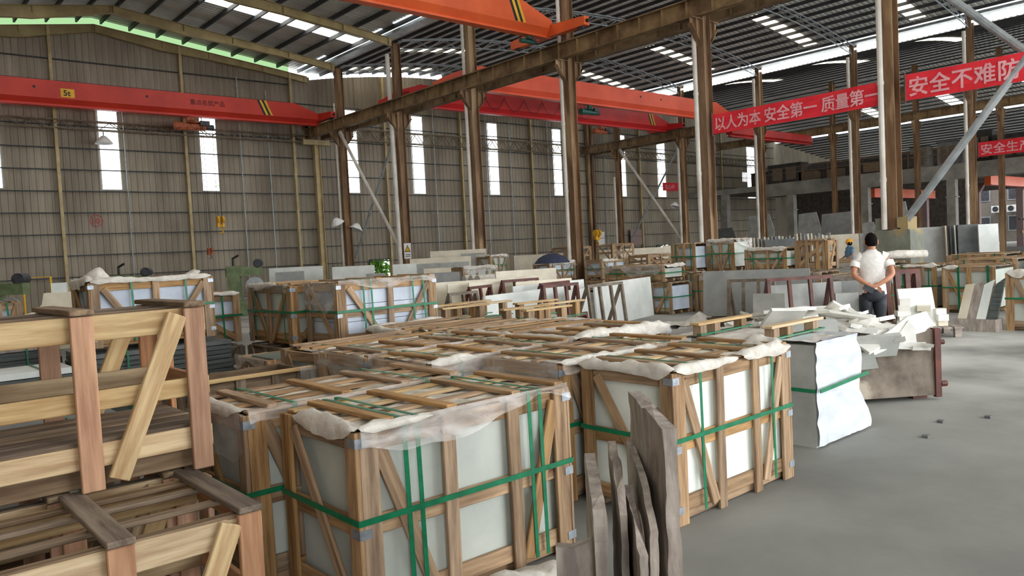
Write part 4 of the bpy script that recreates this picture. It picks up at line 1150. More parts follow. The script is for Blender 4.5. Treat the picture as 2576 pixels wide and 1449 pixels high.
pack((0.35, 6.6, 0), 1.3, 0.7, 0.55, 'low layered stone pack right behind the empty crates', 'slate', 'darkgrey', 7, 6)
pack((0.2, 5.2, 0), 1.1, 0.7, 0.42, 'lowest layered stone pack between the empty crates and the strapped pack', 'slate', 'grey', 6, 7)
crate((1.1, 14.0, 0.55), 1.0, 0.8, 0.75, 'reddish crate of bluish wrapped stone cut by the left picture edge', seed=46, wood='wood', load='loadblue', lod=1)
support((1.05, 13.98, 0), 1.1, 0.84, 0.49, 'low dark crate under the reddish crate at the left picture edge', seed=47)

# ---- wrapped bundles with raised skid boards
def bundle(loc, L, Wd, H, label, skid_y=(), bh=0.1, group=None, seed=1, mat='grey', rz=0.0):
    t = thing('stone_bundle', label, 'stone bundle', loc, rz, group)
    m = MB(); m.box(0, 0, 0.0, L, Wd, H - 0.01); m.build('stone_block', MT[mat], t)
    sheet(0, 0, L, Wd, H + 0.012, seed, 0.02, 12).build('foam_sheet', MT['foam'], t, smooth=True)
    m = MB(); z = H * 0.55; e = 0.006
    pts = [(-e, -e), (L + e, -e), (L + e, Wd + e), (-e, Wd + e)]
    for a, b in zip(pts, pts[1:] + pts[:1]): m.beam((*a, z), (*b, z), 0.004, 0.03)
    m.build('strap', MT['strap'], t)
    for y in skid_y:
        p = thing('skid', None, None, (0, y, H)); p.parent = t
        plank(p, 'skid_board', (-0.04, 0, bh + 0.022), (L + 0.1, 0, bh + 0.022), 0.1, 0.024, (0, 0, 1), MT['woodpale'])
        for x in ((0.04, L - 0.04) if bh > .12 else (0.04, L * 0.35, L - 0.04)): plank(p, 'block', (x, 0, 0.01), (x, 0, bh + 0.01), 0.09, 0.09, (0, 1, 0), MT['wood'])
        m = MB(); m.beam((-0.03, -0.04, 0.028), (L + 0.09, -0.04, 0.035), 0.05, 0.012); m.build('green_batten', MT['strap'], p)
    return t
t = bundle((5.8, 3.04, 0), 0.74, 1.3, 0.84, 'grey stone bundle with glossy white film down its front, right of the foam-edged crate', (0.38, 1.1), seed=3)
rows = []                                                          # glossy film hanging to the floor
for j in range(33):
    z = 0.855 - 0.84 * j / 32
    row = []
    for i in range(19):
        u = i / 18; x = 0.0 + 0.76 * u
        flare = 0.16 * max(0, (0.45 - z) / 0.45) * u + 0.05 * u * math.sin(z * 13)
        y = -0.012 - 0.03 * abs(noise(x * 4, z * 5, 2.0)) - 0.02 * abs(noise(x * 11, z * 9, 5.0)) - 0.08 * max(0, 0.2 - z) * (0.5 + noise(x * 9, 1.0))
        row.append((x + flare, y, max(0.004, z)))
    rows.append(row)
m = MB(); m.loft(rows, closed=False); m.build('hanging_film', MT['whitefilm'], t, smooth=True)
rows = [[(0.76 * i / 10, y, 0.856 + 0.012 * noise(i * .7, y * 9)) for i in range(11)] for y in (-0.02, 0.1, 0.2, 0.3)]
m = MB(); m.loft(rows, closed=False); m.build('top_film', MT['whitefilm'], t, smooth=True)
m = MB(); m.beam((-0.02, -0.06, 0.47), (0.8, -0.075, 0.51), 0.006, 0.03); m.build('front_strap', MT['strap'], t)
GB = 'wrapped stone bundles with raised skid boards in the middle distance'
bundle((5.95, 6.5, 0), 0.62, 0.62, 0.80, 'wrapped bundle with raised skid boards, nearest of its group behind the crate block', (0.1, 0.5), group=GB, bh=0.19, seed=5, mat='loadgreen')
bundle((5.82, 7.95, 0), 0.65, 0.75, 0.80, 'wrapped bundle with raised skid boards, left rear one by the dark red racks', (0.1, 0.6), group=GB, bh=0.19, seed=6, mat='loadgreen')
bundle((6.7, 7.0, 0), 0.62, 0.75, 0.80, 'wrapped bundle with raised skid boards, right one in front of the striped white slabs', (0.1, 0.6), group=GB, bh=0.19, seed=7, mat='loadgreen')
bundle((6.4, 8.1, 0), 0.6, 0.7, 0.80, 'wrapped bundle with raised skid boards, middle rear one', (0.1, 0.55), group=GB, bh=0.19, seed=8, mat='loadgreen')

# ---- crates farther back
GF = 'distant crates stacked in the middle of the hall'
def far(loc, L, Wd, H, label, rz=0, **k):
    k.setdefault('wood', 'woodfar'); k.setdefault('lod', 1); k.setdefault('top', 'y')
    return crate(loc, L, Wd, H, label, k.pop('group', GF), rz=rz, **k)
V = ((0.08, .93, .46, .06), (.92, .93, .54, .06))
Q = -PI / 2
far((14.95, 12.55, 0), 1.2, 0.8, 0.74, 'distant crate of bluish stone on the bare floor, left of the leaning grey slab', Q, load='loadblue', seed=51, mids=(0.5,), braces=((.93, .92, .6, .06),))
far((14.9, 13.4, 0.79), 1.9, 0.8, 0.38, 'long low bundle crate in film on top of the crates left of the grey slab', Q, load='load', seed=53, mids=(0.3, 0.6), braces=((.98, .9, .7, .1),), film=[('f', .3)], foam=[('r', 0, 1, .05)])
far((16.0, 12.1, 0.96), 0.72, 0.7, 0.7, 'reddish upper crate with a white sheet, right of the open distant crates', Q, load='loadblue', seed=54, mids=(0.5,), braces=((.2, .9, .4, .1),))
far((16.45, 11.35, 0.96), 0.78, 0.75, 0.76, 'upper crate with film pulled over its top and V shaped braces, second in its row', Q, seed=55, mids=(0.5,), braces=V, film=[('f', .2), ('r', .3)], foam=[('f', 0, 1, .04)])
far((16.1, 10.05, 0.96), 1.05, 0.75, 0.5, 'low pale upper crate with many green straps, third in its row', Q, seed=56, mids=(0.55,), braces=((.1, .9, .4, .1), (.95, .95, .65, .1)), foam=[('f', 0, 1, .04)])
far((16.35, 8.92, 0.96), 0.74, 0.5, 0.64, 'upper empty crate frame with a long diagonal, right end of its row', Q, seed=57, open_=True, top='x', mids=(0.35, 0.7), braces=((.9, .9, .08, .15),), straps=False, wood='woodfar')
for k, y in enumerate((12.2, 11.15, 10.1, 9.05)):
    far((15.8, y, 0), 1.0, 0.9, 0.9, 'lower packed crate carrying the upper row, ' + ['farthest left', 'second from the left', 'third from the left', 'right end behind the red brown frame'][k], Q, seed=60 + k, load='loadblue', film=[('f', .25)] if k % 2 else None)
far((14.2, 7.2, 0), 1.0, 0.8, 0.92, 'film-wrapped crate left of the man in the white shirt', Q, seed=64, film=[('f', .5), ('r', .5)])
far((17.4, 8.68, 0), 1.5, 0.9, 1.02, 'packed crate with messy slats behind the man in the white shirt, left one', Q, seed=65, top='x', film=[('f', .4)])
far((18.6, 9.9, 0), 1.6, 1.0, 1.02, 'packed crate with messy slats in front of the worker in the yellow helmet', Q, seed=66, top='x')
far((20.3, 10.6, 0), 1.6, 1.0, 1.0, 'packed crate with messy slats beside the worker in the yellow helmet', Q, seed=67, top='x')
far((20.0, 20.75, 0), 1.4, 0.9, 0.5, 'lower crate under the foam-topped crate left of the middle column', seed=68)
far((20.0, 20.75, 0.55), 1.4, 0.9, 0.66, 'foam-topped crate of white stone left of the middle column', seed=69, mids=(0.5,), braces=V, foam=[('f', 0, 1, .06), ('l', 0, 1, .05)], film=[('f', .2)], load='loadblue')
far((21.55, 19.5, 0), 1.5, 0.9, 0.45, 'lower crate under the crate in front of the middle column', seed=70)
far((21.55, 19.5, 0.5), 1.5, 0.9, 0.7, 'packed crate in front of the middle column with a beam end on its lid', seed=71, mids=(0.5,), load='loadblue', foam=[('f', 0, .6, .05)])
far((19.75, 23.9, 0), 0.95, 0.9, 0.68, 'lower crate under the crate right of the second column', seed=72)
far((19.75, 23.9, 0.73), 0.95, 0.9, 0.85, 'film-capped crate with green stained face, at the foot of the third brown column', seed=73, mids=(0.5,), braces=V, film=[('f', .15)], foam=[('f', 0, 1, .05), ('l', 0, 1, .05)])
far((16.9, 22.0, 0), 1.6, 0.8, 1.2, 'low crate with sagging foam cap left of the foam-topped crate', seed=74, foam=[('f', 0, 1, .06)], film=[('f', .3)], mids=(0.4, 0.7))
for k, (x, y, z, l) in enumerate(((25.6, 25.3, 0, 'lower pale crate frame below the yellow hook'), (25.6, 25.3, 0.92, 'upper pale empty crate frame hanging point of the yellow hook'), (28.4, 25.0, 0, 'lower pale crate frame under the upright one'), (28.4, 25.0, 0.95, 'upright pale empty crate frame with X braces right of the yellow hook'),
                                  (23.4, 18.8, 0, 'pale crate frame row left of the upper crates, lower'), (23.4, 18.8, 0.8, 'pale crate frame row left of the upper crates, upper'))):
    far((x, y, z), 1.6, 1.0, 0.86 if k < 4 else 0.5 if z else 0.75, l, seed=80 + k, open_=True, top='x' if z else 'y', straps=False, mids=(0.5,), braces=((.05, .93, .45, .08), (.95, .93, .55, .08)) if k != 3 else ((.05, .93, .48, .08), (.05, .08, .48, .93), (.95, .93, .55, .08)))

# ---- right hand crates
GRT = 'large packed crates at the right edge'
crate((17.0, 6.06, 0), 0.95, 1.3, 0.92, 'packed crate with two broad green straps behind the marble block pallet', GRT, rz=Q, seed=91, mids=(0.5,), braces=((.1, .9, .42, .1),), vstraps=(0.3, 0.32, 0.86, 0.88), lod=1, foam=[('f', 0, .3, .05)], top='x')
crate((14.3, 4.14, 0), 0.95, 1.3, 0.94, 'large packed crate cut by the right picture edge, white rag on its corner', GRT, rz=Q, seed=92, mids=(0.55,), braces=((.12, .92, .45, .1),), vstraps=(0.4, 0.86), foam=[('f', 0, .3, .07)], lod=1, top='x')
crate((17.2, 7.1, 0), 0.85, 1.2, 0.95, 'yellowish crate end seen between the red brown slats and the green-strapped crate', GRT, rz=Q, seed=93, mids=(0.35, 0.65), braces=(), lod=1, top='x', wood='wood', foam=[('f', .2, 1, .05)])
for k, (x, y, l) in enumerate(((18.5, 6.4, 'packed crate with littered lid right behind the green-strapped crate'), (18.6, 4.95, 'packed crate with littered lid, right neighbour in the row behind the green-strapped crate'), (20.2, 7.1, 'packed crate with littered lid in front of the stained concrete block'),
                               (20.2, 5.7, 'packed crate with littered lid under the left rusty clamp'), (18.7, 3.6, 'packed crate with littered lid at the right edge behind the corner crate'), (20.3, 4.3, 'packed crate with littered lid under the right rusty clamp'))):
    crate((x, y, 0), 1.25, 1.3, 1.0 + 0.03 * (k % 3), l, GRT, rz=Q, seed=95 + k, lod=1, top='x', foam=[('f', 0.2, .8, .04)] if k % 2 else None, wood='woodold' if k % 3 == 1 else 'wood')

# ================================================================ slabs and racks
def slab(pA, pB, zb, h, th, mat, label, lean=0.06, group=None, name='stone_slab', ragged=0.0, seed=1, cat='slab'):
    """upright slab from pA to pB (x, y), h tall, leaning back (to the left of A->B) by lean"""
    a, b = Vector((*pA, zb)), Vector((*pB, zb)); d = (b - a); L = d.length
    o_rz = math.atan2(d.y, d.x)
    r = random.Random(seed); m = MB()
    n = 9 if ragged else 1
    topc = [(L * i / n, h - (ragged * r.random() if 0 < i < n else 0)) for i in range(n + 1)]
    m.prism([(0, 0, 0), (L, 0, 0)] + [(x, lean * z / h, z) for x, z in reversed(topc)], (0, th, 0))
    o = m.build(name, MT[mat]); o.location = a; o.rotation_euler = (0, 0, o_rz)
    return tag(o, label, cat, group)
def slab_row(pA, pB, zb, h, th, mat, label, n, step, group, lean=0.06, dirn=(0, 1), jit=0.02, seed=1):
    """n slabs one behind another"""
    r = random.Random(seed)
    for k in range(n):
        dx, dy = dirn[0] * step * k + r.uniform(-jit, jit), dirn[1] * step * k
        slab((pA[0] + dx, pA[1] + dy), (pB[0] + dx + r.uniform(-jit, jit), pB[1] + dy), zb, h + r.uniform(-jit, jit), th, mat, label, lean, group, seed=seed + k)
def skid_base(pA, pB, wd, label, h=0.16):
    a, b = Vector((*pA, 0)), Vector((*pB, 0)); L = (b - a).length
    t = thing('timber_skid', label, 'skid', (*pA, 0), math.atan2(b.y - a.y, b.x - a.x))
    for y in (0.05, wd - 0.05): plank(t, 'bearer', (0, y, h * 0.5), (L, y, h * 0.5), 0.09, h, (0, 0, 1), MT['woodold'], 0)
    return t
def rack(pA, pB, zb, h, label, n=4, mat='rack', depth=0.5, group=None, w=0.055):
    """painted A-frame rack side: uprights with top and bottom rail, sloping legs behind"""
    a, b = Vector((*pA, 0)), Vector((*pB, 0)); L = (b - a).length
    t = thing('slab_rack', label, 'rack', (*pA, zb), math.atan2(b.y - a.y, b.x - a.x), group)
    for k in range(n):
        x = w / 2 + (L - w) * k / (n - 1)
        m = MB(); m.beam((x, 0, 0), (x, 0.1, h), w, w); m.build('upright', MT[mat], t)
        if k in (0, n - 1):
            m = MB(); m.beam((x, depth, 0), (x, 0.12, h - 0.03), w, w); m.build('rear_leg', MT[mat], t)
            m = MB(); m.beam((x, 0, 0.03), (x, depth, 0.03), w, w); m.build('foot', MT[mat], t)
    m = MB(); m.beam((0, 0.1, h), (L, 0.1, h), w, w); m.build('top_rail', MT[mat], t)
    m = MB(); m.beam((0, 0.0, 0.03), (L, 0.0, 0.03), w, w); m.build('bottom_rail', MT[mat], t)
    return t
# cream slabs in the middle
slab((10.0, 14.4), (13.2, 13.9), 0.0, 1.08, 0.03, 'cream', 'longest cream slab standing behind the other cream slabs, reaching left to the film-draped crate')
slab_row((10.02, 13.6), (10.55, 13.45), 0.0, 1.06, 0.03, 'cream', 'narrow cream slabs standing edge on at the left of the cream group', 5, 0.07, 'narrow cream slabs at the left', dirn=(0.06, 0.03), seed=3)
slab((10.25, 13.1), (11.9, 12.85), 0.0, 1.08, 0.03, 'cream', 'wide cream slab left of the cream edge-on stack', lean=0.1)
slab_row((11.12, 12.55), (12.6, 12.3), 0.0, 1.03, 0.035, 'cream', 'tightly stacked cream slabs in front of the longest cream slab', 5, 0.07, 'tight stack of cream slabs', dirn=(-0.05, 0.06), seed=7)
slab((12.5, 14.9), (14.25, 14.5), 0.0, 1.22, 0.04, 'cream', 'tall pale cream slab with bright top edge, highest of the cream slabs')
skid_base((9.9, 12.5), (13.4, 12.2), 2.4, 'dark timber skid under the cream slabs', 0.05)
# white slabs
slab_row((8.95, 10.95), (11.6, 11.55), 0.0, 0.9, 0.03, 'white', 'white slabs in a thick upright stack, striped at its left end', 9, 0.06, 'thick stack of white slabs', dirn=(-0.035, 0.065), seed=11, jit=0.012)
slab((10.5, 11.95), (13.0, 12.3), 0.0, 0.98, 0.03, 'white', 'white slab standing behind the striped stack, between the red brown racks')
slab((11.05, 10.95), (11.8, 11.1), 0.0, 0.86, 0.03, 'white', 'single white panel in front of the white stack, left of the big framed white slab')
slab((11.95, 11.0), (14.75, 11.75), 0.0, 0.93, 0.04, 'white', 'large white slab at the right end of the white group, partly behind the wide frame')
rack((10.8, 10.1), (11.95, 10.2), 0.06, 0.9, 'widest brown rack with four uprights in front of the large white slab', 4, 'rackgrey')
rack((10.9, 11.5), (12.0, 11.75), 0.0, 0.99, 'red brown rack second from the right among the white slabs', 4)
rack((9.85, 10.35), (10.75, 10.3), 0.0, 1.02, 'red brown rack in front of the striped white stack', 4)
rack((10.9, 12.75), (11.95, 12.7), 0.2, 0.86, 'red brown rack standing higher behind the striped white stack', 4)
rack((9.7, 12.35), (10.5, 12.6), 0.0, 1.0, 'dark red rack in front of the wide cream slab', 3)
rack((8.9, 12.0), (9.7, 12.1), 0.0, 0.93, 'low brown rack at the far left of the racks beside the film-draped crate', 3, 'rackgrey')
t = rack((8.0, 8.45), (9.3, 8.7), 0.0, 0.62, 'dark red frame lying low behind the crate block', 5, 'rack', 0.35)
# pale slabs far behind, left of the middle column
slab((13.85, 31.7), (15.6, 30.2), 0.0, 1.52, 0.05, 'white', 'long white slab far back by the machine motor')
slab((14.45, 27.2), (15.75, 26.2), 0.0, 1.46, 0.05, 'white', 'white slab far back just left of the green doorway')
slab((15.6, 27.0), (16.3, 27.3), 0.0, 1.42, 0.05, 'cream', 'narrow pale slab beside the green doorway')
slab((14.9, 25.4), (15.5, 25.0), 0.0, 1.15, 0.05, 'midgrey', 'small grey slab leaning in front of the white slab by the green doorway', lean=0.15)
slab((15.7, 24.8), (16.45, 24.2), 0.0, 1.45, 0.05, 'white', 'white slab standing right of the green doorway below the inclined pipe')
slab((16.75, 25.2), (18.6, 23.7), 0.0, 1.62, 0.05, 'cream', 'large pale slab right of the yellow triangle sign')
slab((16.4, 24.2), (17.9, 22.95), 0.0, 1.42, 0.05, 'grey', 'light grey slab leaning on the large pale slab')
slab((15.45, 22.4), (16.2, 21.8), 0.0, 1.26, 0.05, 'cream', 'low cream slab in front of the light grey slab')
slab((14.95, 21.5), (15.8, 20.8), 0.0, 1.12, 0.05, 'midgrey', 'low mid grey slab lowest in front of the cream one')
slab((19.7, 28.0), (21.6, 26.4), 0.0, 1.9, 0.06, 'cream', 'tall cream slab behind the third column')
slab((20.1, 26.3), (20.9, 25.6), 0.0, 1.73, 0.06, 'grey', 'grey slab against the tall cream slab behind the third column')
slab((25.5, 29.0), (27.5, 27.5), 0.0, 1.5, 0.06, 'cream', 'cream slab far behind the pale crate frames')
slab((29.5, 27.0), (33.0, 24.2), 0.0, 1.55, 0.06, 'cream', 'long cream slab behind the X braced crate frame')
slab((33.0, 25.5), (35.5, 23.4), 0.0, 1.6, 0.06, 'cream', 'cream slab left of the reddish upper crate in the distance')
m = MB()
for k in range(3): m.tube([(0, 0.3 * k, 0.22 + 0.02 * k), (1.1, 0.3 * k - .2, 0.22)], 0.16 - 0.02 * k, 10)
o = m.build('foam_roll', MT['foam']); o.location = (13.1, 16.45, 0.74); tag(o, 'white foam rolls lying on the cream slab group', 'foam roll')
m = MB(); m.box(0, 0, 0, 1.1, .7, .82); o = m.build('stone_block', MT['grey']); o.location = (13.1, 16.3, 0); tag(o, 'low grey block under the white foam rolls', 'stone block')
# grey slabs at the right
sd = (0.292, -0.956)
for k in range(4):
    slab((13.12 + 0.09 * k, 9.2 + 0.05 * k), (13.75 + 0.05 * k, 7.25 + 0.03 * k), 0.2, 0.9 - 0.012 * k, 0.035, 'midgrey', ['broad grey slab facing the camera behind the smaller brown frame', 'grey slab standing right behind the broad grey one', 'third grey slab of the broad grey stack', 'rear grey slab of the broad grey stack'][k], lean=0.12, seed=k)
skid_base((13.0, 9.1), (13.7, 7.2), 0.7, 'timber skid under the broad grey slab', 0.18)
rack((12.6, 8.3), (12.85, 7.45), 0.12, 0.82, 'smaller brown frame leaning on the broad grey slab', 4, 'rackgrey', 0.45)
slab((12.15, 7.1), (13.35, 6.4), 0.14, 0.74, 0.035, 'grey', 'pale grey slab behind the tall brown frame left of the man')
slab((11.57, 7.12), (11.72, 6.62), 0.02, 0.76, 0.035, 'grey', 'small upright grey panel left of the tall brown frame')
rack((11.75, 6.9), (12.75, 6.25), 0.1, 0.9, 'tall brown frame with four posts left of the marble rubble', 4, 'rack', 0.4)
skid_base((11.8, 6.95), (12.8, 6.3), 0.7, 'timber skid under the tall brown frame', 0.12)
slab((13.4, 6.75), (14.0, 6.2), 0.0, 0.86, 0.05, 'midgrey', 'speckled grey slab low beside the man, left of his waist')
slab((12.8, 6.25), (13.4, 5.75), 0.0, 0.7, 0.05, 'grey', 'low pale slab behind the rubble at the left of the man')
slab((12.7, 5.1), (13.15, 4.75), 0.0, 0.78, 0.04, 'white', 'white panel leaning right of the man with a dark block beside it', lean=0.2)
t = rack((13.2, 5.75), (13.8, 5.25), 0.0, 1.02, 'red brown slatted frame leaning right of the man', 5, 'rack', 0.5, w=0.08)
m = MB(); m.box(0, 0, 0, 0.3, 0.25, 0.62); o = m.build('stone_block', MT['darkgrey']); o.location = (12.98, 5.78, 0); o.rotation_euler = (0, 0, -.5); tag(o, 'dark stone block right of the leaning white panel', 'stone block')
# far slabs behind the worker and beyond
slab((28.6, 15.6), (29.9, 13.0), 0.0, 1.72, 0.06, 'cream', 'big cream veined slab behind the worker in the yellow helmet')
for k in range(26):
    u = k / 25; r_ = random.Random(200 + k)
    x, y = 27.0 + 2.2 * u, 17.0 - 2.6 * u
    slab((x, y), (x + 0.8, y + 0.55), 0.0, 1.76 + r_.uniform(-.06, .1), 0.05, ['cream', 'grey', 'midgrey', 'white'][k % 4], 'slab standing edge on in the long mixed row behind the upper crates', 0.03, 'mixed slabs edge on behind the upper crates', seed=k)
slab((27.4, 16.2), (28.2, 15.3), 0.0, 1.66, 0.06, 'darkgrey', 'blue grey slab facing the camera in the long mixed row')
slab((25.3, 9.9), (26.2, 9.0), 0.0, 1.8, 0.05, 'grey', 'pale grey slab right of the concrete block')
for k in range(6):
    slab((25.9 + .05 * k, 9.05 - 0.11 * k), (26.6 + .05 * k, 9.4 - .1 * k), 0.0, 1.82, 0.04, ['cream', 'darkgrey', 'white', 'darkgrey', 'cream', 'grey'][k], 'thin slab edge on between the pale grey and the charcoal slab', 0.05, 'thin slabs edge on right of the concrete block', seed=k)
slab((25.3, 8.55), (25.75, 8.05), 0.0, 1.82, 0.05, 'darkgrey', 'charcoal slab right of the thin edge-on slabs')
slab((25.3, 8.0), (25.7, 7.6), 0.9, 0.9, 0.05, 'white', 'small white slab beside the charcoal slab')
slab((25.35, 8.02), (25.75, 7.62), 0.0, 0.88, 0.1, 'midgrey', 'grey slab below the small white slab')
slab((24.0, 5.6), (25.2, 4.7), 0.0, 1.85, 0.05, 'white', 'white slab at the right picture edge behind the rusty clamps')
slab((21.5, 9.75), (21.75, 9.62), 0.0, 1.72, 0.05, 'grey', 'narrow grey slab on the left of the concrete block')

# ground sheet on the bare floor in the middle, scattered wood and cloth
m = MB(); m.box(0, 0, 0, 2.6, 2.2, 0.012); o = m.build('ground_sheet', MT['plywood']); o.location = (9.4, 7.4, 0); o.rotation_euler = (0, 0, -0.5); tag(o, 'beige sheet lying on the floor between the crate block and the grey slab', 'sheet')
sheet(0, 0, 1.3, 0.9, 0.05, 77, 0.05, 12).build('x', MT['foam'])
o = bpy.data.objects['x']; o.name = 'fallen_sheet'; o.location = (12.35, 9.45, 0.02); o.rotation_euler = (0, 0, -.7); tag(o, 'white foam sheet fallen at the foot of the broad grey slab', 'foam sheet')
m = MB()
m.loft([[(0.1 * i, 0.02 * noise(i, 3), 0.0), (0.1 * i + .1, 0.1, 0.32 * max(0, 1 - abs(i - 4) / 5)), (0.1 * i + .14, 0.2, 0.0)] for i in range(10)], closed=False)
o = m.build('foam_sheet', MT['foam']); o.location = (12.45, 9.35, 0.0); o.rotation_euler = (0, 0, -.6); tag(o, 'peaked white foam sheet propped on the grey slab', 'foam sheet')

# ================================================================ rusty skip with marble rubble
sk = thing('skip', 'rusty steel skip full of broken white marble, right foreground', 'skip', (8.21, 3.0, 0), math.atan2(1.1, -1.46))
# local x runs left along the front, local -y ... the skip lies on the +y... side away from the camera
Ls, Ws = 1.83, -1.35
prof = [(0.0, 0.70), (0.12, 0.72), (0.32, 0.66), (0.52, 0.56), (0.75, 0.47), (1.0, 0.42), (1.4, 0.36), (Ls, 0.34)]
m = MB(); m.prism([(0, 0, 0.05), (Ls, 0, 0.05)] + [(x, -0.02, z) for x, z in reversed(prof)], (0, -0.012, 0)); m.build('front_plate', MT['skip'], sk)
m = MB(); m.prism([(0, Ws, 0.05), (Ls, Ws, 0.05), (Ls, Ws, 0.5), (0, Ws, 0.72)], (0, 0.012, 0)); m.build('rear_plate', MT['skip'], sk)
m = MB(); m.prism([(0, 0, 0.05), (0, Ws, 0.05), (0, Ws, 0.72), (0, 0, 0.70)], (0.012, 0, 0)); m.build('end_plate', MT['skip'], sk)
m = MB(); m.box(0, Ws, 0.05, Ls, 0, 0.07); m.build('bottom_plate', MT['skip'], sk)
m = MB(); m.box(-0.03, -0.03, 0.03, 0.03, 0.02, 0.72); m.tube([(-0.03, 0, 0.16), (-0.09, 0, 0.16)], 0.03, 8); m.tube([(-0.03, 0, 0.58), (-0.07, 0, 0.58)], 0.025, 8); m.build('corner_bar', MT['rack'], sk)
m = MB(); m.box(0.05, -0.2, 0, 0.2, -0.1, 0.05); m.box(Ls - 0.2, -0.2, 0, Ls - 0.05, -0.1, 0.05); m.box(0.05, Ws + .1, 0, 0.2, Ws + .2, 0.05); m.build('foot', MT['rack'], sk)
m = MB(); rr = random.Random(8)
rows = []
for j in range(9):
    rows.append([(0.02 + (Ls - 0.04) * i / 10, -0.03 + (Ws + 0.05) * j / 8, min(0.32 + 0.03 * noise(i * .9, j * .9), 0.34) if i in (0, 10) or j in (0, 8) else 0.42 + 0.16 * math.sin(PI * i / 10) * math.sin(PI * j / 8) + 0.03 * noise(i * .9, j * .9, 4)) for i in range(11)])
m.loft(rows, closed=False); tag(m.build('marble_grit', MT['shard'], sk), kind='stuff')
skM = Matrix.Translation((8.21, 3.0, 0)) @ Matrix.Rotation(math.atan2(1.1, -1.46), 4, 'Z')
def shard_mesh(r, a, b, th, elong=1.0):
    n = r.choice((4, 4, 5, 5, 6)); m = MB()
    an = sorted(r.uniform(0, 2 * PI) if n > 4 else 2 * PI * (k + r.uniform(-.3, .3)) / n for k in range(n))
    m.prism([(a * elong * math.cos(t_) * r.uniform(.75, 1.1), b * math.sin(t_) * r.uniform(.75, 1.1), 0) for t_ in an], (r.uniform(-.01, .01), 0, th))
    return m.mesh('marble_offcut', MT['shard'])
rr = random.Random(17)
SH = [shard_mesh(rr, rr.uniform(.14, .36), rr.uniform(.07, .19), rr.uniform(.02, .045), rr.uniform(1, 1.5)) for _ in range(14)]
for k in range(120):
    u, v = rr.random(), rr.random()
    x = 0.02 + (Ls - 0.05) * u; y = (Ws + 0.04) * v - 0.02
    hump = math.sin(PI * min(1, max(0, u * 0.9 + 0.05))) ** 0.6 * math.sin(PI * min(1, v * .9 + .05)) ** 0.6
    z = 0.42 + 0.5 * hump * rr.uniform(0.7, 1.0)
    o = bpy.data.objects.new('marble_offcut', SH[k % 14]); COL.objects.link(o)
    o.matrix_world = skM @ Matrix.Translation((x, y, z)) @ Matrix.Rotation(rr.uniform(0, 2 * PI), 4, 'Z') @ Matrix.Rotation(rr.gauss(0, .22), 4, 'X') @ Matrix.Rotation(rr.gauss(0, .18), 4, 'Y')
    tag(o, 'small broken white marble offcut heaped in the rusty skip', 'marble offcut', 'marble offcuts in the rusty skip')
def offcut(poly, th, mtx, label, mat='shard'):
    m = MB(); m.prism([(x, y, 0) for x, y in poly], (0, 0, th)); o = m.build('marble_offcut', MT[mat]); o.matrix_world = skM @ mtx; return tag(o, label, 'marble offcut', 'marble offcuts in the rusty skip')
RX, RY, RZ = (lambda a: Matrix.Rotation(a, 4, 'X')), (lambda a: Matrix.Rotation(a, 4, 'Y')), (lambda a: Matrix.Rotation(a, 4, 'Z'))
TR = lambda x, y, z: Matrix.Translation((x, y, z))
offcut([(0, 0), (1.0, -.02), (1.02, .2), (0, .24)], .05, TR(0.42, .0, .47) @ RX(1.15), 'long grey edged marble strip leaning along the skip front, upper', 'grey')
offcut([(0, 0), (1.1, -.0), (1.1, .16), (.1, .22)], .05, TR(0.62, .02, .36) @ RY(0.05) @ RX(1.1), 'long grey edged marble strip leaning along the skip front, lower', 'grey')
offcut([(0, 0), (.55, .05), (.5, .2), (.05, .2)], .05, TR(.95, -.1, .66) @ RX(1.3), 'square grey marble block face in the middle of the rubble', 'grey')
offcut([(.04, .12), (.12, .04), (.3, 0), (.55, -.13), (.8, -.22), (1.25, -.32), (1.3, -.24), (.8, -.08), (.5, .06), (.3, .2), (.1, .24)], .02, TR(0.02, .035, .66) @ RX(1.57), 'pale marble sheet lying along the curved front rim of the skip')
offcut([(0, 0), (.2, .02), (.22, .14), (.1, .3), (.03, .22)], .015, TR(.22, .03, .52) @ RX(1.5), 'small white scrap dangling over the skip front')
offcut([(0, 0), (.7, .02), (.66, .3), (.3, .42), (.02, .3)], .035, TR(1.0, -.85, .86) @ RZ(.2) @ RX(.2), 'largest white marble sheet on top of the rubble at the left')
offcut([(0, 0), (.4, .0), (.42, .3), (.05, .34)], .035, TR(1.3, -.35, .74) @ RX(.7) @ RZ(.2), 'square white marble sheet tilted at the left rim of the skip')
offcut([(0, 0), (.42, .0), (.4, .16), (0, .18)], .08, TR(.6, -.8, .82) @ RZ(-.1) @ RX(.3), 'thick white marble piece topmost in the rubble in front of the man')

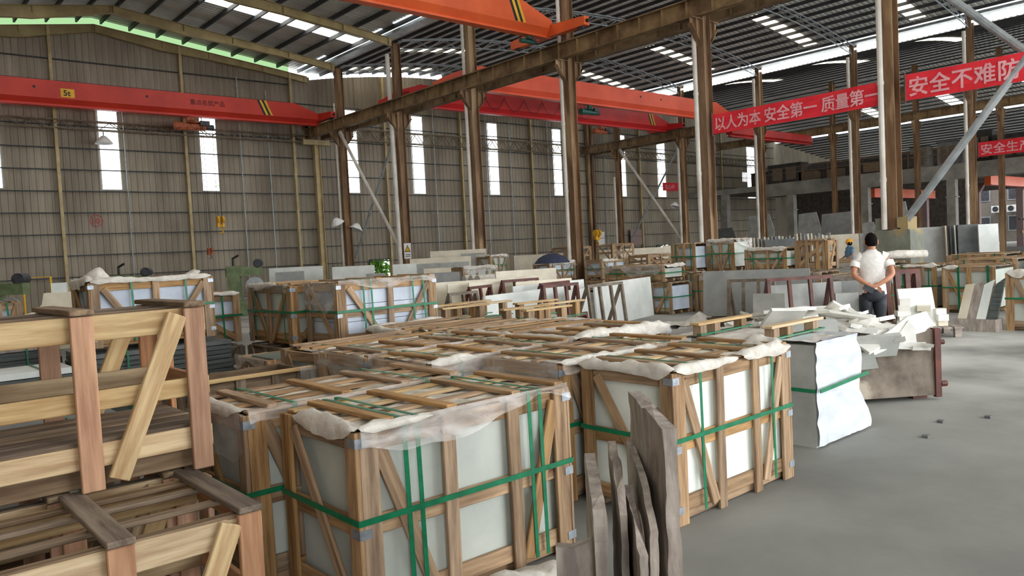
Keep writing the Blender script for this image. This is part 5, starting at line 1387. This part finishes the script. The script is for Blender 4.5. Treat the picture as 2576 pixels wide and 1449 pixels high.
# ================================================================ pallet with marble blocks at the right
pt = thing('pallet', 'grey old pallet carrying small white marble blocks', 'pallet', (13.15, 4.42, 0), 0.62)
for y in (0.05, 0.45, 0.85):
    for x in (0.08, 0.65, 1.2): plank(pt, 'block', (x, y, 0.0), (x, y, 0.14), 0.1, 0.1, (0, 1, 0), MT['offcut'], 0)
for k in range(6): plank(pt, 'deck_board', (0.0, 0.05 + 0.16 * k, 0.155), (1.28, 0.05 + .16 * k, 0.155), 0.13, 0.025, (0, 0, 1), MT['offcut'], 0)
ptM = Matrix.Translation((13.15, 4.42, 0.168)) @ RZ(0.62)
rr = random.Random(4)
def blk(x, y, z, w, d, h, rot=0.0, mat='shard', label='small white marble block piled on the grey pallet', g='marble blocks on the grey pallet', c='marble block'):
    m = MB(); e = min(w, d, h) * 0.08; m.prism([(-w / 2, -d / 2, 0), (w / 2, -d / 2, 0), (w / 2 - e, -d / 2, h), (-w / 2 + e * .5, -d / 2, h)], (0, d, 0)); o = m.build('marble_block', MT[mat]); o.matrix_world = ptM @ TR(x, y, z) @ RZ(rot); tag(o, label, c, g)
for x, y, n in ((.12, .5, 4), (.3, .25, 3), (.5, .2, 2), (.42, .55, 3), (.75, .3, 1), (.68, .6, 2), (.2, .8, 5)):
    z = 0
    for k in range(n):
        h = rr.uniform(.07, .11); blk(x + rr.uniform(-.04, .04), y + rr.uniform(-.03, .03), z, rr.uniform(.14, .24), rr.uniform(.14, .2), h, rr.uniform(-.3, .3), rr.choice(('shard', 'shard', 'cream'))); z += h
m = MB(); m.box(0, 0, 0, .34, .62, .2); o = m.build('stone_block', MT['offcut']); o.location = (14.0, 4.22, 0); tag(o, 'low dusty block right of the grey pallet carrying leaning slab pieces', 'stone block')
for k, (y, mt, l) in enumerate(((.5, 'cream', 'cream slab piece leaning right of the grey pallet, leftmost'), (.36, 'offcut', 'taupe slab piece leaning right of the pallet beside the cream one'), (.22, 'white', 'pale narrow slab piece leaning right of the pallet, third from the left'), (.06, 'slate', 'dark slab piece leaning right of the pallet against the corner crate'))):
    m = MB(); m.prism([(0, 0, 0), (0, -.14, 0), (.1, -.24, .58 + .03 * k), (.1, -.1, .56)], (.07, 0, 0)); o = m.build('slab_piece', MT[mt]); o.location = (14.05, 4.3 + y, .202); tag(o, l, 'slab piece')

# ================================================================ upright offcuts in the foreground
def upright(px, d0, d1, z0, z1_, th, label, mat='offcut', extra=None):
    """thin slab standing along the line from point d0 to point d1; z0 near top, z1_ far top"""
    a, b = Vector((*d0, 0)), Vector((*d1, 0)); d = (b - a); L = d.length; m = MB(); n = 12; nz_ = 26
    ztop_ = lambda x: (z0 + (z1_ - z0) * x / L if not extra or x > 0.35 * L else extra + (z0 + (z1_ - z0) * .35 - extra) * x / (.35 * L)) + .02 * noise(x * 14, px * 2)
    rows = []
    for j in range(nz_ + 1):
        v = j / nz_; row = []
        for k in range(2 * n):
            x = L * min(k, 2 * n - 1 - k) / (n - 1); y = 0 if k < n else th
            z = ztop_(x) * v
            e = .008 * noise(z * 5, px * 3, y * 20) + .004 * noise(z * 17, x * 9, px)
            row.append((x + (.012 * noise(z * 4.5, px + 2) + .006 * noise(z * 14, px) if x < .01 else 0), y + e + .005 * noise(x * 12, z * 12, px), z))
        rows.append(row)
    m.loft(rows)
    o = m.build('stone_offcut', MT[mat]); o.location = a; o.rotation_euler = (0, 0, math.atan2(d.y, d.x))
    return tag(o, label, 'stone offcut', 'upright stone offcuts in the foreground')
upright(1.0, (2.21, 1.68), (2.66, 2.22), 1.04, 1.05, 0.05, 'tallest upright stone offcut with a square top, right of the foreground group')
upright(2.0, (2.08, 1.68), (2.62, 2.24), 0.80, 0.83, 0.03, 'upright stone offcut with a slanted pale top edge, left of the tallest one', extra=0.70)
upright(3.0, (1.97, 1.64), (2.26, 1.95), 0.72, 0.77, 0.028, 'low upright stone offcut in the middle of the group with a worn corner', extra=0.66)
upright(4.0, (2.06, 1.80), (2.36, 2.11), 0.86, 0.90, 0.03, 'upright stone offcut with a small pale tip behind the low one', extra=0.74)
upright(5.0, (1.95, 1.80), (2.33, 2.20), 0.79, 0.84, 0.045, 'leftmost upright stone offcut with an angled top')
m = MB(); m.prism([(0, 0, 0), (.165, 0, 0), (.165, 0, .645), (.13, 0, .655), (.06, 0, .63), (0, 0, .635)], (0, .05, 0)); o = m.build('stone_offcut', MT['offcut']); o.location = (1.86, 1.97, 0); o.rotation_euler = (0, 0, -.8); tag(o, 'square taupe stone offcut low at the bottom edge, left of the upright group', 'stone offcut', 'upright stone offcuts in the foreground')
crumple([(0, 0, .01), (.4, -.03, .03), (.85, .0, .01)], .07, 12, 8).build('scrap_foam', MT['foam'], smooth=True)
o = bpy.data.objects['scrap_foam']; o.location = (2.1, 2.85, 0.0); tag(o, 'crumpled white foam scrap on the floor against the nearest packed crate', 'foam scrap')
rr = random.Random(9)
for k, (x, y) in enumerate(((7.2, 2.6), (7.6, 2.35), (10.2, 2.6), (6.6, 2.5), (9.6, 1.9))):
    m = MB(); m.prism([(0, 0, 0), (.07, .01, 0), (.06, .06, 0), (.01, .05, 0)], (0, 0, .02)); o = m.build('debris_chip', MT['darkgrey']); o.location = (x, y, 0); tag(o, 'small dark chip lying on the open concrete floor', 'chip', 'dark chips on the open floor')

# ================================================================ far machines at the left
def machine(loc, rz, label, tall=1.8):
    t = thing('cutting_machine', label, 'machine', loc, rz)
    m = MB(); m.box(0, 0, 0, 1.6, 0.9, 0.5); m.box(0.1, 0.1, .5, .5, .8, tall - .25); m.build('base', MT['mgreen'], t)
    m = MB(); m.box(.05, .2, tall - .6, 1.2, .6, tall - .3); m.build('arm', MT['mgreen'], t)
    m = MB(); m.tube([(1.1, .2, tall - .2), (1.1, .6, tall - .2)], .15, 14); m.tube([(1.1, .15, tall - .2), (1.1, .2, tall - .2)], .1, 14); m.build('motor', MT['motor'], t)
    m = MB(); m.tube([(1.0, -.1, tall - .95), (1.0, -.06, tall - .95)], .3, 24); m.build('blade', MT['galv'], t)
    m = MB(); m.tube([(.3, .3, tall - .3), (.3, .3, tall), (.5, .2, tall + .1)], .04, 8); m.build('hose', MT['cable'], t)
    return t
machine((2.4, 23.6, 0), -0.6, 'olive green stone cutting machine at the far left edge', 1.85)
machine((6.3, 26.6, 0), -0.5, 'cutting machine showing only its round motor above the heaped foam crate', 1.85)
machine((9.6, 25.6, 0), -0.5, 'cutting machine with grey cabinet and motor left of the long white slab', 1.95)
m = MB(); m.tube([(0, 0, 0), (0, 0, 1.66), (0.66, -.3, 1.66), (0.66, -.3, 0)], 0.035, 8)
o = m.build('pipe_hoop', MT['yellow']); o.location = (4.05, 26.5, 0); tag(o, 'yellow painted pipe hoop standing by the gable wall at the left', 'pipe hoop')
t = thing('stone_block', 'white stone block with a round bite cut out, far left', 'stone block', (2.95, 20.4, 0), -0.3)
m = MB(); m.prism([(0, 0, 0), (1.1, 0, 0), (1.1, 0, 1.3), (.55, 0, 1.3), (.5, 0, 1.05), (.36, 0, .9), (.15, 0, .85), (0, 0, .8)], (0, .5, 0)); m.build('block', MT['cream'], t)
m = MB(); m.box(.7, .05, 1.3, 1.0, .35, 1.52); m.build('top_piece', MT['white'], t)
for k, (x, y, w, h, mt, l) in enumerate(((4.6, 22.4, .8, 1.15, 'grey', 'grey white block stack far left behind the empty crates'), (5.6, 21.6, .9, 1.0, 'cream', 'dusty cream block at the far left, right of the bitten block'), (3.6, 17.6, 1.6, .75, 'white', 'low white slab pile at the far left below the bitten block'),
                                      (5.4, 17.4, 1.0, .9, 'grey', 'grey slab pile behind the empty crates, right of the low white pile'), (13.2, 29.6, 1.1, 1.35, 'midgrey', 'grey cabinet shaped block right of the motor by the long white slab'), (16.3, 30.0, .7, 1.45, 'loadgreen', 'grey green upright block left of the corner column'))):
    m = MB(); m.box(0, 0, 0, w, .6, h); o = m.build('stone_block', MT[mt]); o.location = (x, y, 0); o.rotation_euler = (0, 0, -.5); tag(o, l, 'stone block')
t = thing('umbrella', 'dark navy umbrella opened over goods left of the middle column', 'umbrella', (18.55, 19.1, 0.92))
m = MB(); m.lathe([(.62, .32), (.6, .36), (.48, .5), (.3, .6), (.12, .65), (0.01, .66)], 16); m.build('canopy', MT['umbrella'], t, smooth=True)
m = MB(); m.tube([(0, 0, -.85), (0, 0, .7)], .012, 6); m.build('shaft', MT['motor'], t)
# rusty clamps at the right edge, loose timber, foam roll
for k, (x, y, z, l) in enumerate(((20.5, 5.2, 1.08, 'rusty lifting clamp standing on the littered crates at the right edge'), (20.6, 3.7, 1.08, 'second rusty lifting clamp, further right on the littered crates'))):
    t = thing('lifting_clamp', l, 'clamp', (x, y, z), -.6 + .3 * k)
    m = MB(); m.prism([(0, 0, 0), (.3, 0, 0), (.42, 0, .3), (.3, 0, .62), (.1, 0, .6), (.02, 0, .3)], (0, .08, 0)); m.build('jaw', MT['skip'], t)
    m = MB(); m.prism([(.5, .02, 0), (.72, .02, 0), (.78, .02, .4), (.6, .02, .6), (.5, .02, .4)], (0, .08, 0)); m.build('jaw', MT['rust'], t)
    m = MB(); m.beam((-.5, .04, .48), (.9, .04, .56), .06, .06); m.build('bar', MT['rust'], t)
    m = MB(); m.tube([(.1, .04, .55), (-.2, .04, .75), (-.55, .04, .78)], .025, 8); m.build('hose', MT['cable'], t)
m = MB(); m.tube([(0, 0, .1), (.4, -.3, .12), (.9, -.7, .1)], [.07, .1, .09], 10); o = m.build('foam_roll', MT['foam'], smooth=True); o.location = (17.5, 7.6, 1.08); tag(o, 'rolled white foam lying on the crates between the man and the big strapped crate', 'foam roll')
m = MB(); m.tube([(0, 0, 0), (.25, 0, .08), (.5, -.1, 0.02)], [.05, .16, .06], 9); o = m.build('rag', MT['foam'], smooth=True); o.location = (15.3, 13.9, 0.05); tag(o, 'bunched cream rag on the floor-level crates left of the long film bundle', 'rag')

# ================================================================ people
def skin_mesh(name, nodes, edges, mat, sub=2):
    """one continuous skinned surface: nodes = [(x, y, z, rx, ry)]"""
    me = bpy.data.meshes.new(name)
    me.from_pydata([n[:3] for n in nodes], edges, [])
    o = bpy.data.objects.new(name, me); COL.objects.link(o)
    md = o.modifiers.new('skin', 'SKIN'); md.use_smooth_shade = True
    for i, n in enumerate(nodes):
        d = me.skin_vertices[0].data[i]; d.radius = (n[3], n[4]); d.use_root = (i == 0)
    s = o.modifiers.new('sub', 'SUBSURF'); s.levels = sub; s.render_levels = sub
    bpy.context.view_layer.update()
    m2 = bpy.data.meshes.new_from_object(o.evaluated_get(bpy.context.evaluated_depsgraph_get()))
    bpy.data.objects.remove(o); bpy.data.meshes.remove(me)
    m2.name = name; m2.materials.clear(); m2.materials.append(mat)
    for p in m2.polygons: p.use_smooth = True
    o = bpy.data.objects.new(name, m2); COL.objects.link(o)
    return o
def ring(cx, cy, z, rx, ry, n=20, pw=2.3, tilt=0.0):
    out = []
    for k in range(n):
        a = 2 * PI * k / n; c, s = math.cos(a), math.sin(a)
        out.append((cx + rx * math.copysign(abs(c) ** (2 / pw), c), cy + ry * math.copysign(abs(s) ** (2 / pw), s), z + tilt * s))
    return out
def tubering(p, d, r, n=12, flat=1.0):
    d = Vector(d).normalized(); u = d.orthogonal().normalized(); w = d.cross(u)
    return [tuple(Vector(p) + u * r * math.cos(2 * PI * k / n) + w * r * flat * math.sin(2 * PI * k / n)) for k in range(n)]

def person(label, loc, rz, S=1.0, pose='behind', shirt='shirt', helmet=False):
    """local +y is the way the person faces; built 1.70 m tall"""
    t = thing('person', label, 'person', loc, rz); t.scale = (S, S, S)
    N, E = [], []
    def add(p, par=None):
        N.append(p); i = len(N) - 1
        if par is not None: E.append((par, i))
        return i
    pel = add((0, 0, .92, .15, .11))
    ab = add((0, .0, 1.06, .135, .10), pel); ch = add((0, -.01, 1.24, .155, .11), ab); nk0 = add((0, -.01, 1.40, .085, .08), ch)
    nk = add((0, .0, 1.46, .056, .06), nk0); hd0 = add((0, .015, 1.53, .07, .085), nk); hd1 = add((0, .015, 1.60, .077, .095), hd0); add((0, .005, 1.665, .05, .06), hd1)
    hands = []
    for s in (-1, 1):
        sh = add((s * .165, -.01, 1.35, .05, .05), nk0 if False else ch)
        if pose == 'behind':
            el = add((s * .265, -.13, 1.10, .043, .043), add((s * .225, -.06, 1.25, .05, .05), sh))
            wr = add((s * .05 - .015, -.245, .945, .028, .03), add((s * .17, -.2, 1.02, .038, .038), el))
            pm = add((-s * .035 - .02, -.25, .915, .034, .022), wr)
            hands.append((s, N[pm], Vector((-s * .8, -.05, -.45)).normalized()))
        else:
            el = add((s * .25, .02, 1.10, .042, .042), add((s * .22, 0, 1.25, .048, .048), sh))
            wr = add((s * .2, .2, .98, .028, .028), add((s * .23, .1, 1.04, .036, .036), el))
            pm = add((s * .18, .28, .96, .034, .02), wr)
            hands.append((s, N[pm], Vector((0, .9, -.2)).normalized()))
        hip = add((s * .09, 0, .84, .095, .10), pel); kn = add((s * .10, .015, .47, .058, .062), add((s * .095, .01, .66, .078, .082), hip))
        an = add((s * .105, -.02, .1, .04, .045), add((s * .103, -.015, .30, .055, .058), kn))
        add((s * .115, .12, .035, .04, .03), add((s * .11, .02, .045, .042, .04), an))
    body = skin_mesh('body', N, E, MT['skin']); body.parent = t
    # fingers: separate chains joined into the body's hand
    for s, pm, dr in hands:
        side = Vector((0, 0, 1)).cross(dr).normalized(); up = Vector((0, 0, 1))
        if pose == 'behind': side = Vector((0, .15, 1)).normalized()
        for k, (off, ln) in enumerate(((.03, .062), (.011, .07), (-.009, .066), (-.027, .052))):
            b = Vector(pm[:3]) + dr * .03 + side * off
            curl = Vector((0, -.5, -.5)) if pose == 'behind' else Vector((0, 0, -1))
            p1 = b + dr * ln * .5; p2 = p1 + (dr + curl * .5).normalized() * ln * .35; p3 = p2 + (dr * .4 + curl).normalized() * ln * .3
            f = skin_mesh('finger', [(*b, .0095, .0095), (*p1, .009, .009), (*p2, .0082, .0082), (*p3, .0065, .0065)], [(0, 1), (1, 2), (2, 3)], MT['skin'], 1); f.parent = body
        b = Vector(pm[:3]) - dr * .015 + side * .035; p1 = b + (side + dr * .6).normalized() * .035; p2 = p1 + (dr + side * .3).normalized() * .03
        f = skin_mesh('thumb', [(*b, .012, .012), (*p1, .0105, .0105), (*p2, .008, .008)], [(0, 1), (1, 2)], MT['skin'], 1); f.parent = body
    # face
    m = MB(); m.loft([tubering((0, .10, 1.575), (0, -.3, 1), .008, 8), tubering((0, .118, 1.55), (0, -.2, 1), .014, 8), tubering((0, .112, 1.535), (0, 0, 1), .018, 8), tubering((0, .1, 1.528), (0, 0, 1), .01, 8)]); m.build('nose', MT['skin'], body, smooth=True)
    for s in (-1, 1):
        m = MB(); m.lathe([(.001, -.01), (.011, -.007), (.013, 0), (.011, .007), (.001, .01)], 10, (s * .032, .094, 1.585)); m.build('eye', MT['paper'], body, smooth=True)
        m = MB(); m.tube([(s * .032, .105, 1.585), (s * .032, .1085, 1.585)], .006, 8); m.build('pupil', MT['black'], body)
        m = MB(); m.loft([ring(s * .088, .0, z, .011, r, 10, 2) for z, r in ((1.535, .006), (1.55, .017), (1.575, .023), (1.595, .02), (1.605, .008))]); m.build('ear', MT['skin'], body, smooth=True)
    m = MB(); m.beam((-.026, .098, 1.503), (.026, .098, 1.503), .008, .01, (0, 1, 0)); m.build('mouth', M('lips', srgb(160, 92, 80), rough=.5), body)
    # hair cap
    if not helmet:
        rows = []
        for j in range(9):
            a = j / 8
            z = 1.512 + .2 * a
            k = math.sqrt(max(0, 1 - ((z - 1.585) / .128) ** 2))
            row = []
            for i in range(24):
                th = 2 * PI * i / 24; c, s_ = math.cos(th), math.sin(th)
                fr = max(0, s_)                                      # front: raise the hairline
                zz = max(z, 1.545 + (.085 * fr if fr > .2 else 0) - (.04 if s_ < -.5 else 0))
                kk = math.sqrt(max(.0, 1 - ((zz - 1.585) / .13) ** 2))
                row.append(((.0855 + .003 * noise(i, j)) * c * max(.02, kk) * 1.03, .005 + (.103 + .003 * noise(i, j, 2)) * s_ * max(.02, kk) * 1.0, zz))
            rows.append(row)
        m = MB(); m.loft(rows); m.build('hair', MT['hair'], t, smooth=True)
    else:
        m = MB(); m.loft([ring(0, .01, 1.60 + z, r, r * 1.14, 24, 2) for z, r in ((0, .125), (.012, .126), (.02, .108), (.06, .104), (.1, .086), (.125, .05), (.132, .005))]); m.prism([(-.08, .12, 1.598), (.08, .12, 1.598), (.06, .185, 1.59), (-.06, .185, 1.59)], (0, 0, .012)); m.build('helmet', MT['helmet'], t, smooth=True)
        m = MB(); m.loft([ring(0, -.01, z, r, r * 1.05, 16, 2) for z, r in ((1.47, .05), (1.5, .085), (1.56, .092), (1.61, .09))]); m.build('hair', MT['hair'], t, smooth=True)
    # shirt: torso plus sleeves and collar
    m = MB(); hem = .80
    m.loft([ring(0, .0, hem, .192, .135), ring(0, 0, hem + .03, .19, .132), ring(0, .0, .95, .178, .13), ring(0, -.0, 1.08, .172, .126), ring(0, -.012, 1.2, .19, .132), ring(0, -.015, 1.3, .203, .13), ring(0, -.012, 1.36, .19, .112), ring(0, -.008, 1.405, .14, .088), ring(0, -.004, 1.44, .082, .074)])
    for v in range(len(m.v)):
        x, y, z = m.v[v]; m.v[v] = (x + .006 * noise(z * 9, y * 8), y + .009 * noise(x * 9, z * 11, 3), z)
    for s in (-1, 1):
        if pose == 'behind': P = [(s * .13, -.01, 1.365), (s * .185, -.02, 1.34), (s * .215, -.045, 1.28), (s * .238, -.08, 1.2)]
        else: P = [(s * .13, -.01, 1.365), (s * .185, -.01, 1.34), (s * .212, 0, 1.27), (s * .23, .01, 1.16)]
        D = [(s, 0, -.3), (s, 0, -.9), (s * .4, -.3, -1), (s * .3, -.45, -1)]
        m.loft([tubering(p, d, r, 14) for p, d, r in zip(P, D, (.074, .08, .074, .07))], caps=False)
    sh = m.build('shirt', MT[shirt], t, smooth=True)
    m = MB(); m.loft([ring(0, .0, 1.425, .083, .078), ring(0, .0, 1.445, .077, .074), ring(0, .002, 1.468, .068, .07), ring(0, .002, 1.45, .075, .078)], caps=False); m.build('collar', MT[shirt], sh, smooth=True)
    # trousers
    m = MB()
    m.loft([ring(0, 0, .90, .172, .126), ring(0, 0, .84, .182, .138), ring(0, -.01, .76, .185, .142), ring(0, 0, .70, .168, .12)])
    for s in (-1, 1):
        m.loft([ring(s * .09, 0, .78, .098, .13), ring(s * .093, .005, .62, .096, .112), ring(s * .1, .012, .46, .075, .08), ring(s * .104, -.0, .25, .068, .074), ring(s * .106, -.012, .08, .066, .076)])
    m.build('trousers', MT['trousers'], t, smooth=True)
    for s in (-1, 1):
        m = MB(); m.loft([ring(s * .112, .04, .004, .05, .14), ring(s * .112, .04, .03, .052, .142), ring(s * .11, .02, .07, .046, .11), ring(s * .108, -.03, .1, .045, .06)]); m.build('shoe', MT['black'], t, smooth=True)
    return t
man = person('person in white short sleeved shirt and dark trousers, back turned, hands clasped behind', (11.47, 5.06, 0), math.atan2(5.06, 11.47) - PI / 2 + 0.1)
m = MB(); m.box(-.075, -.006, -.04, .075, .006, .04)
o = m.build('notebook', MT['motor']); o.matrix_world = man.matrix_basis @ Matrix.Translation((-.08, -.285, .9)) @ Matrix.Rotation(.5, 4, 'Y'); tag(o, 'small dark brown notebook held behind the back of the man in the white shirt', 'notebook')
person('person in a yellow helmet and faded blue jacket among the background crates', (26.2, 12.3, 0), 0.9, 0.9, 'front', 'bluecloth', True)
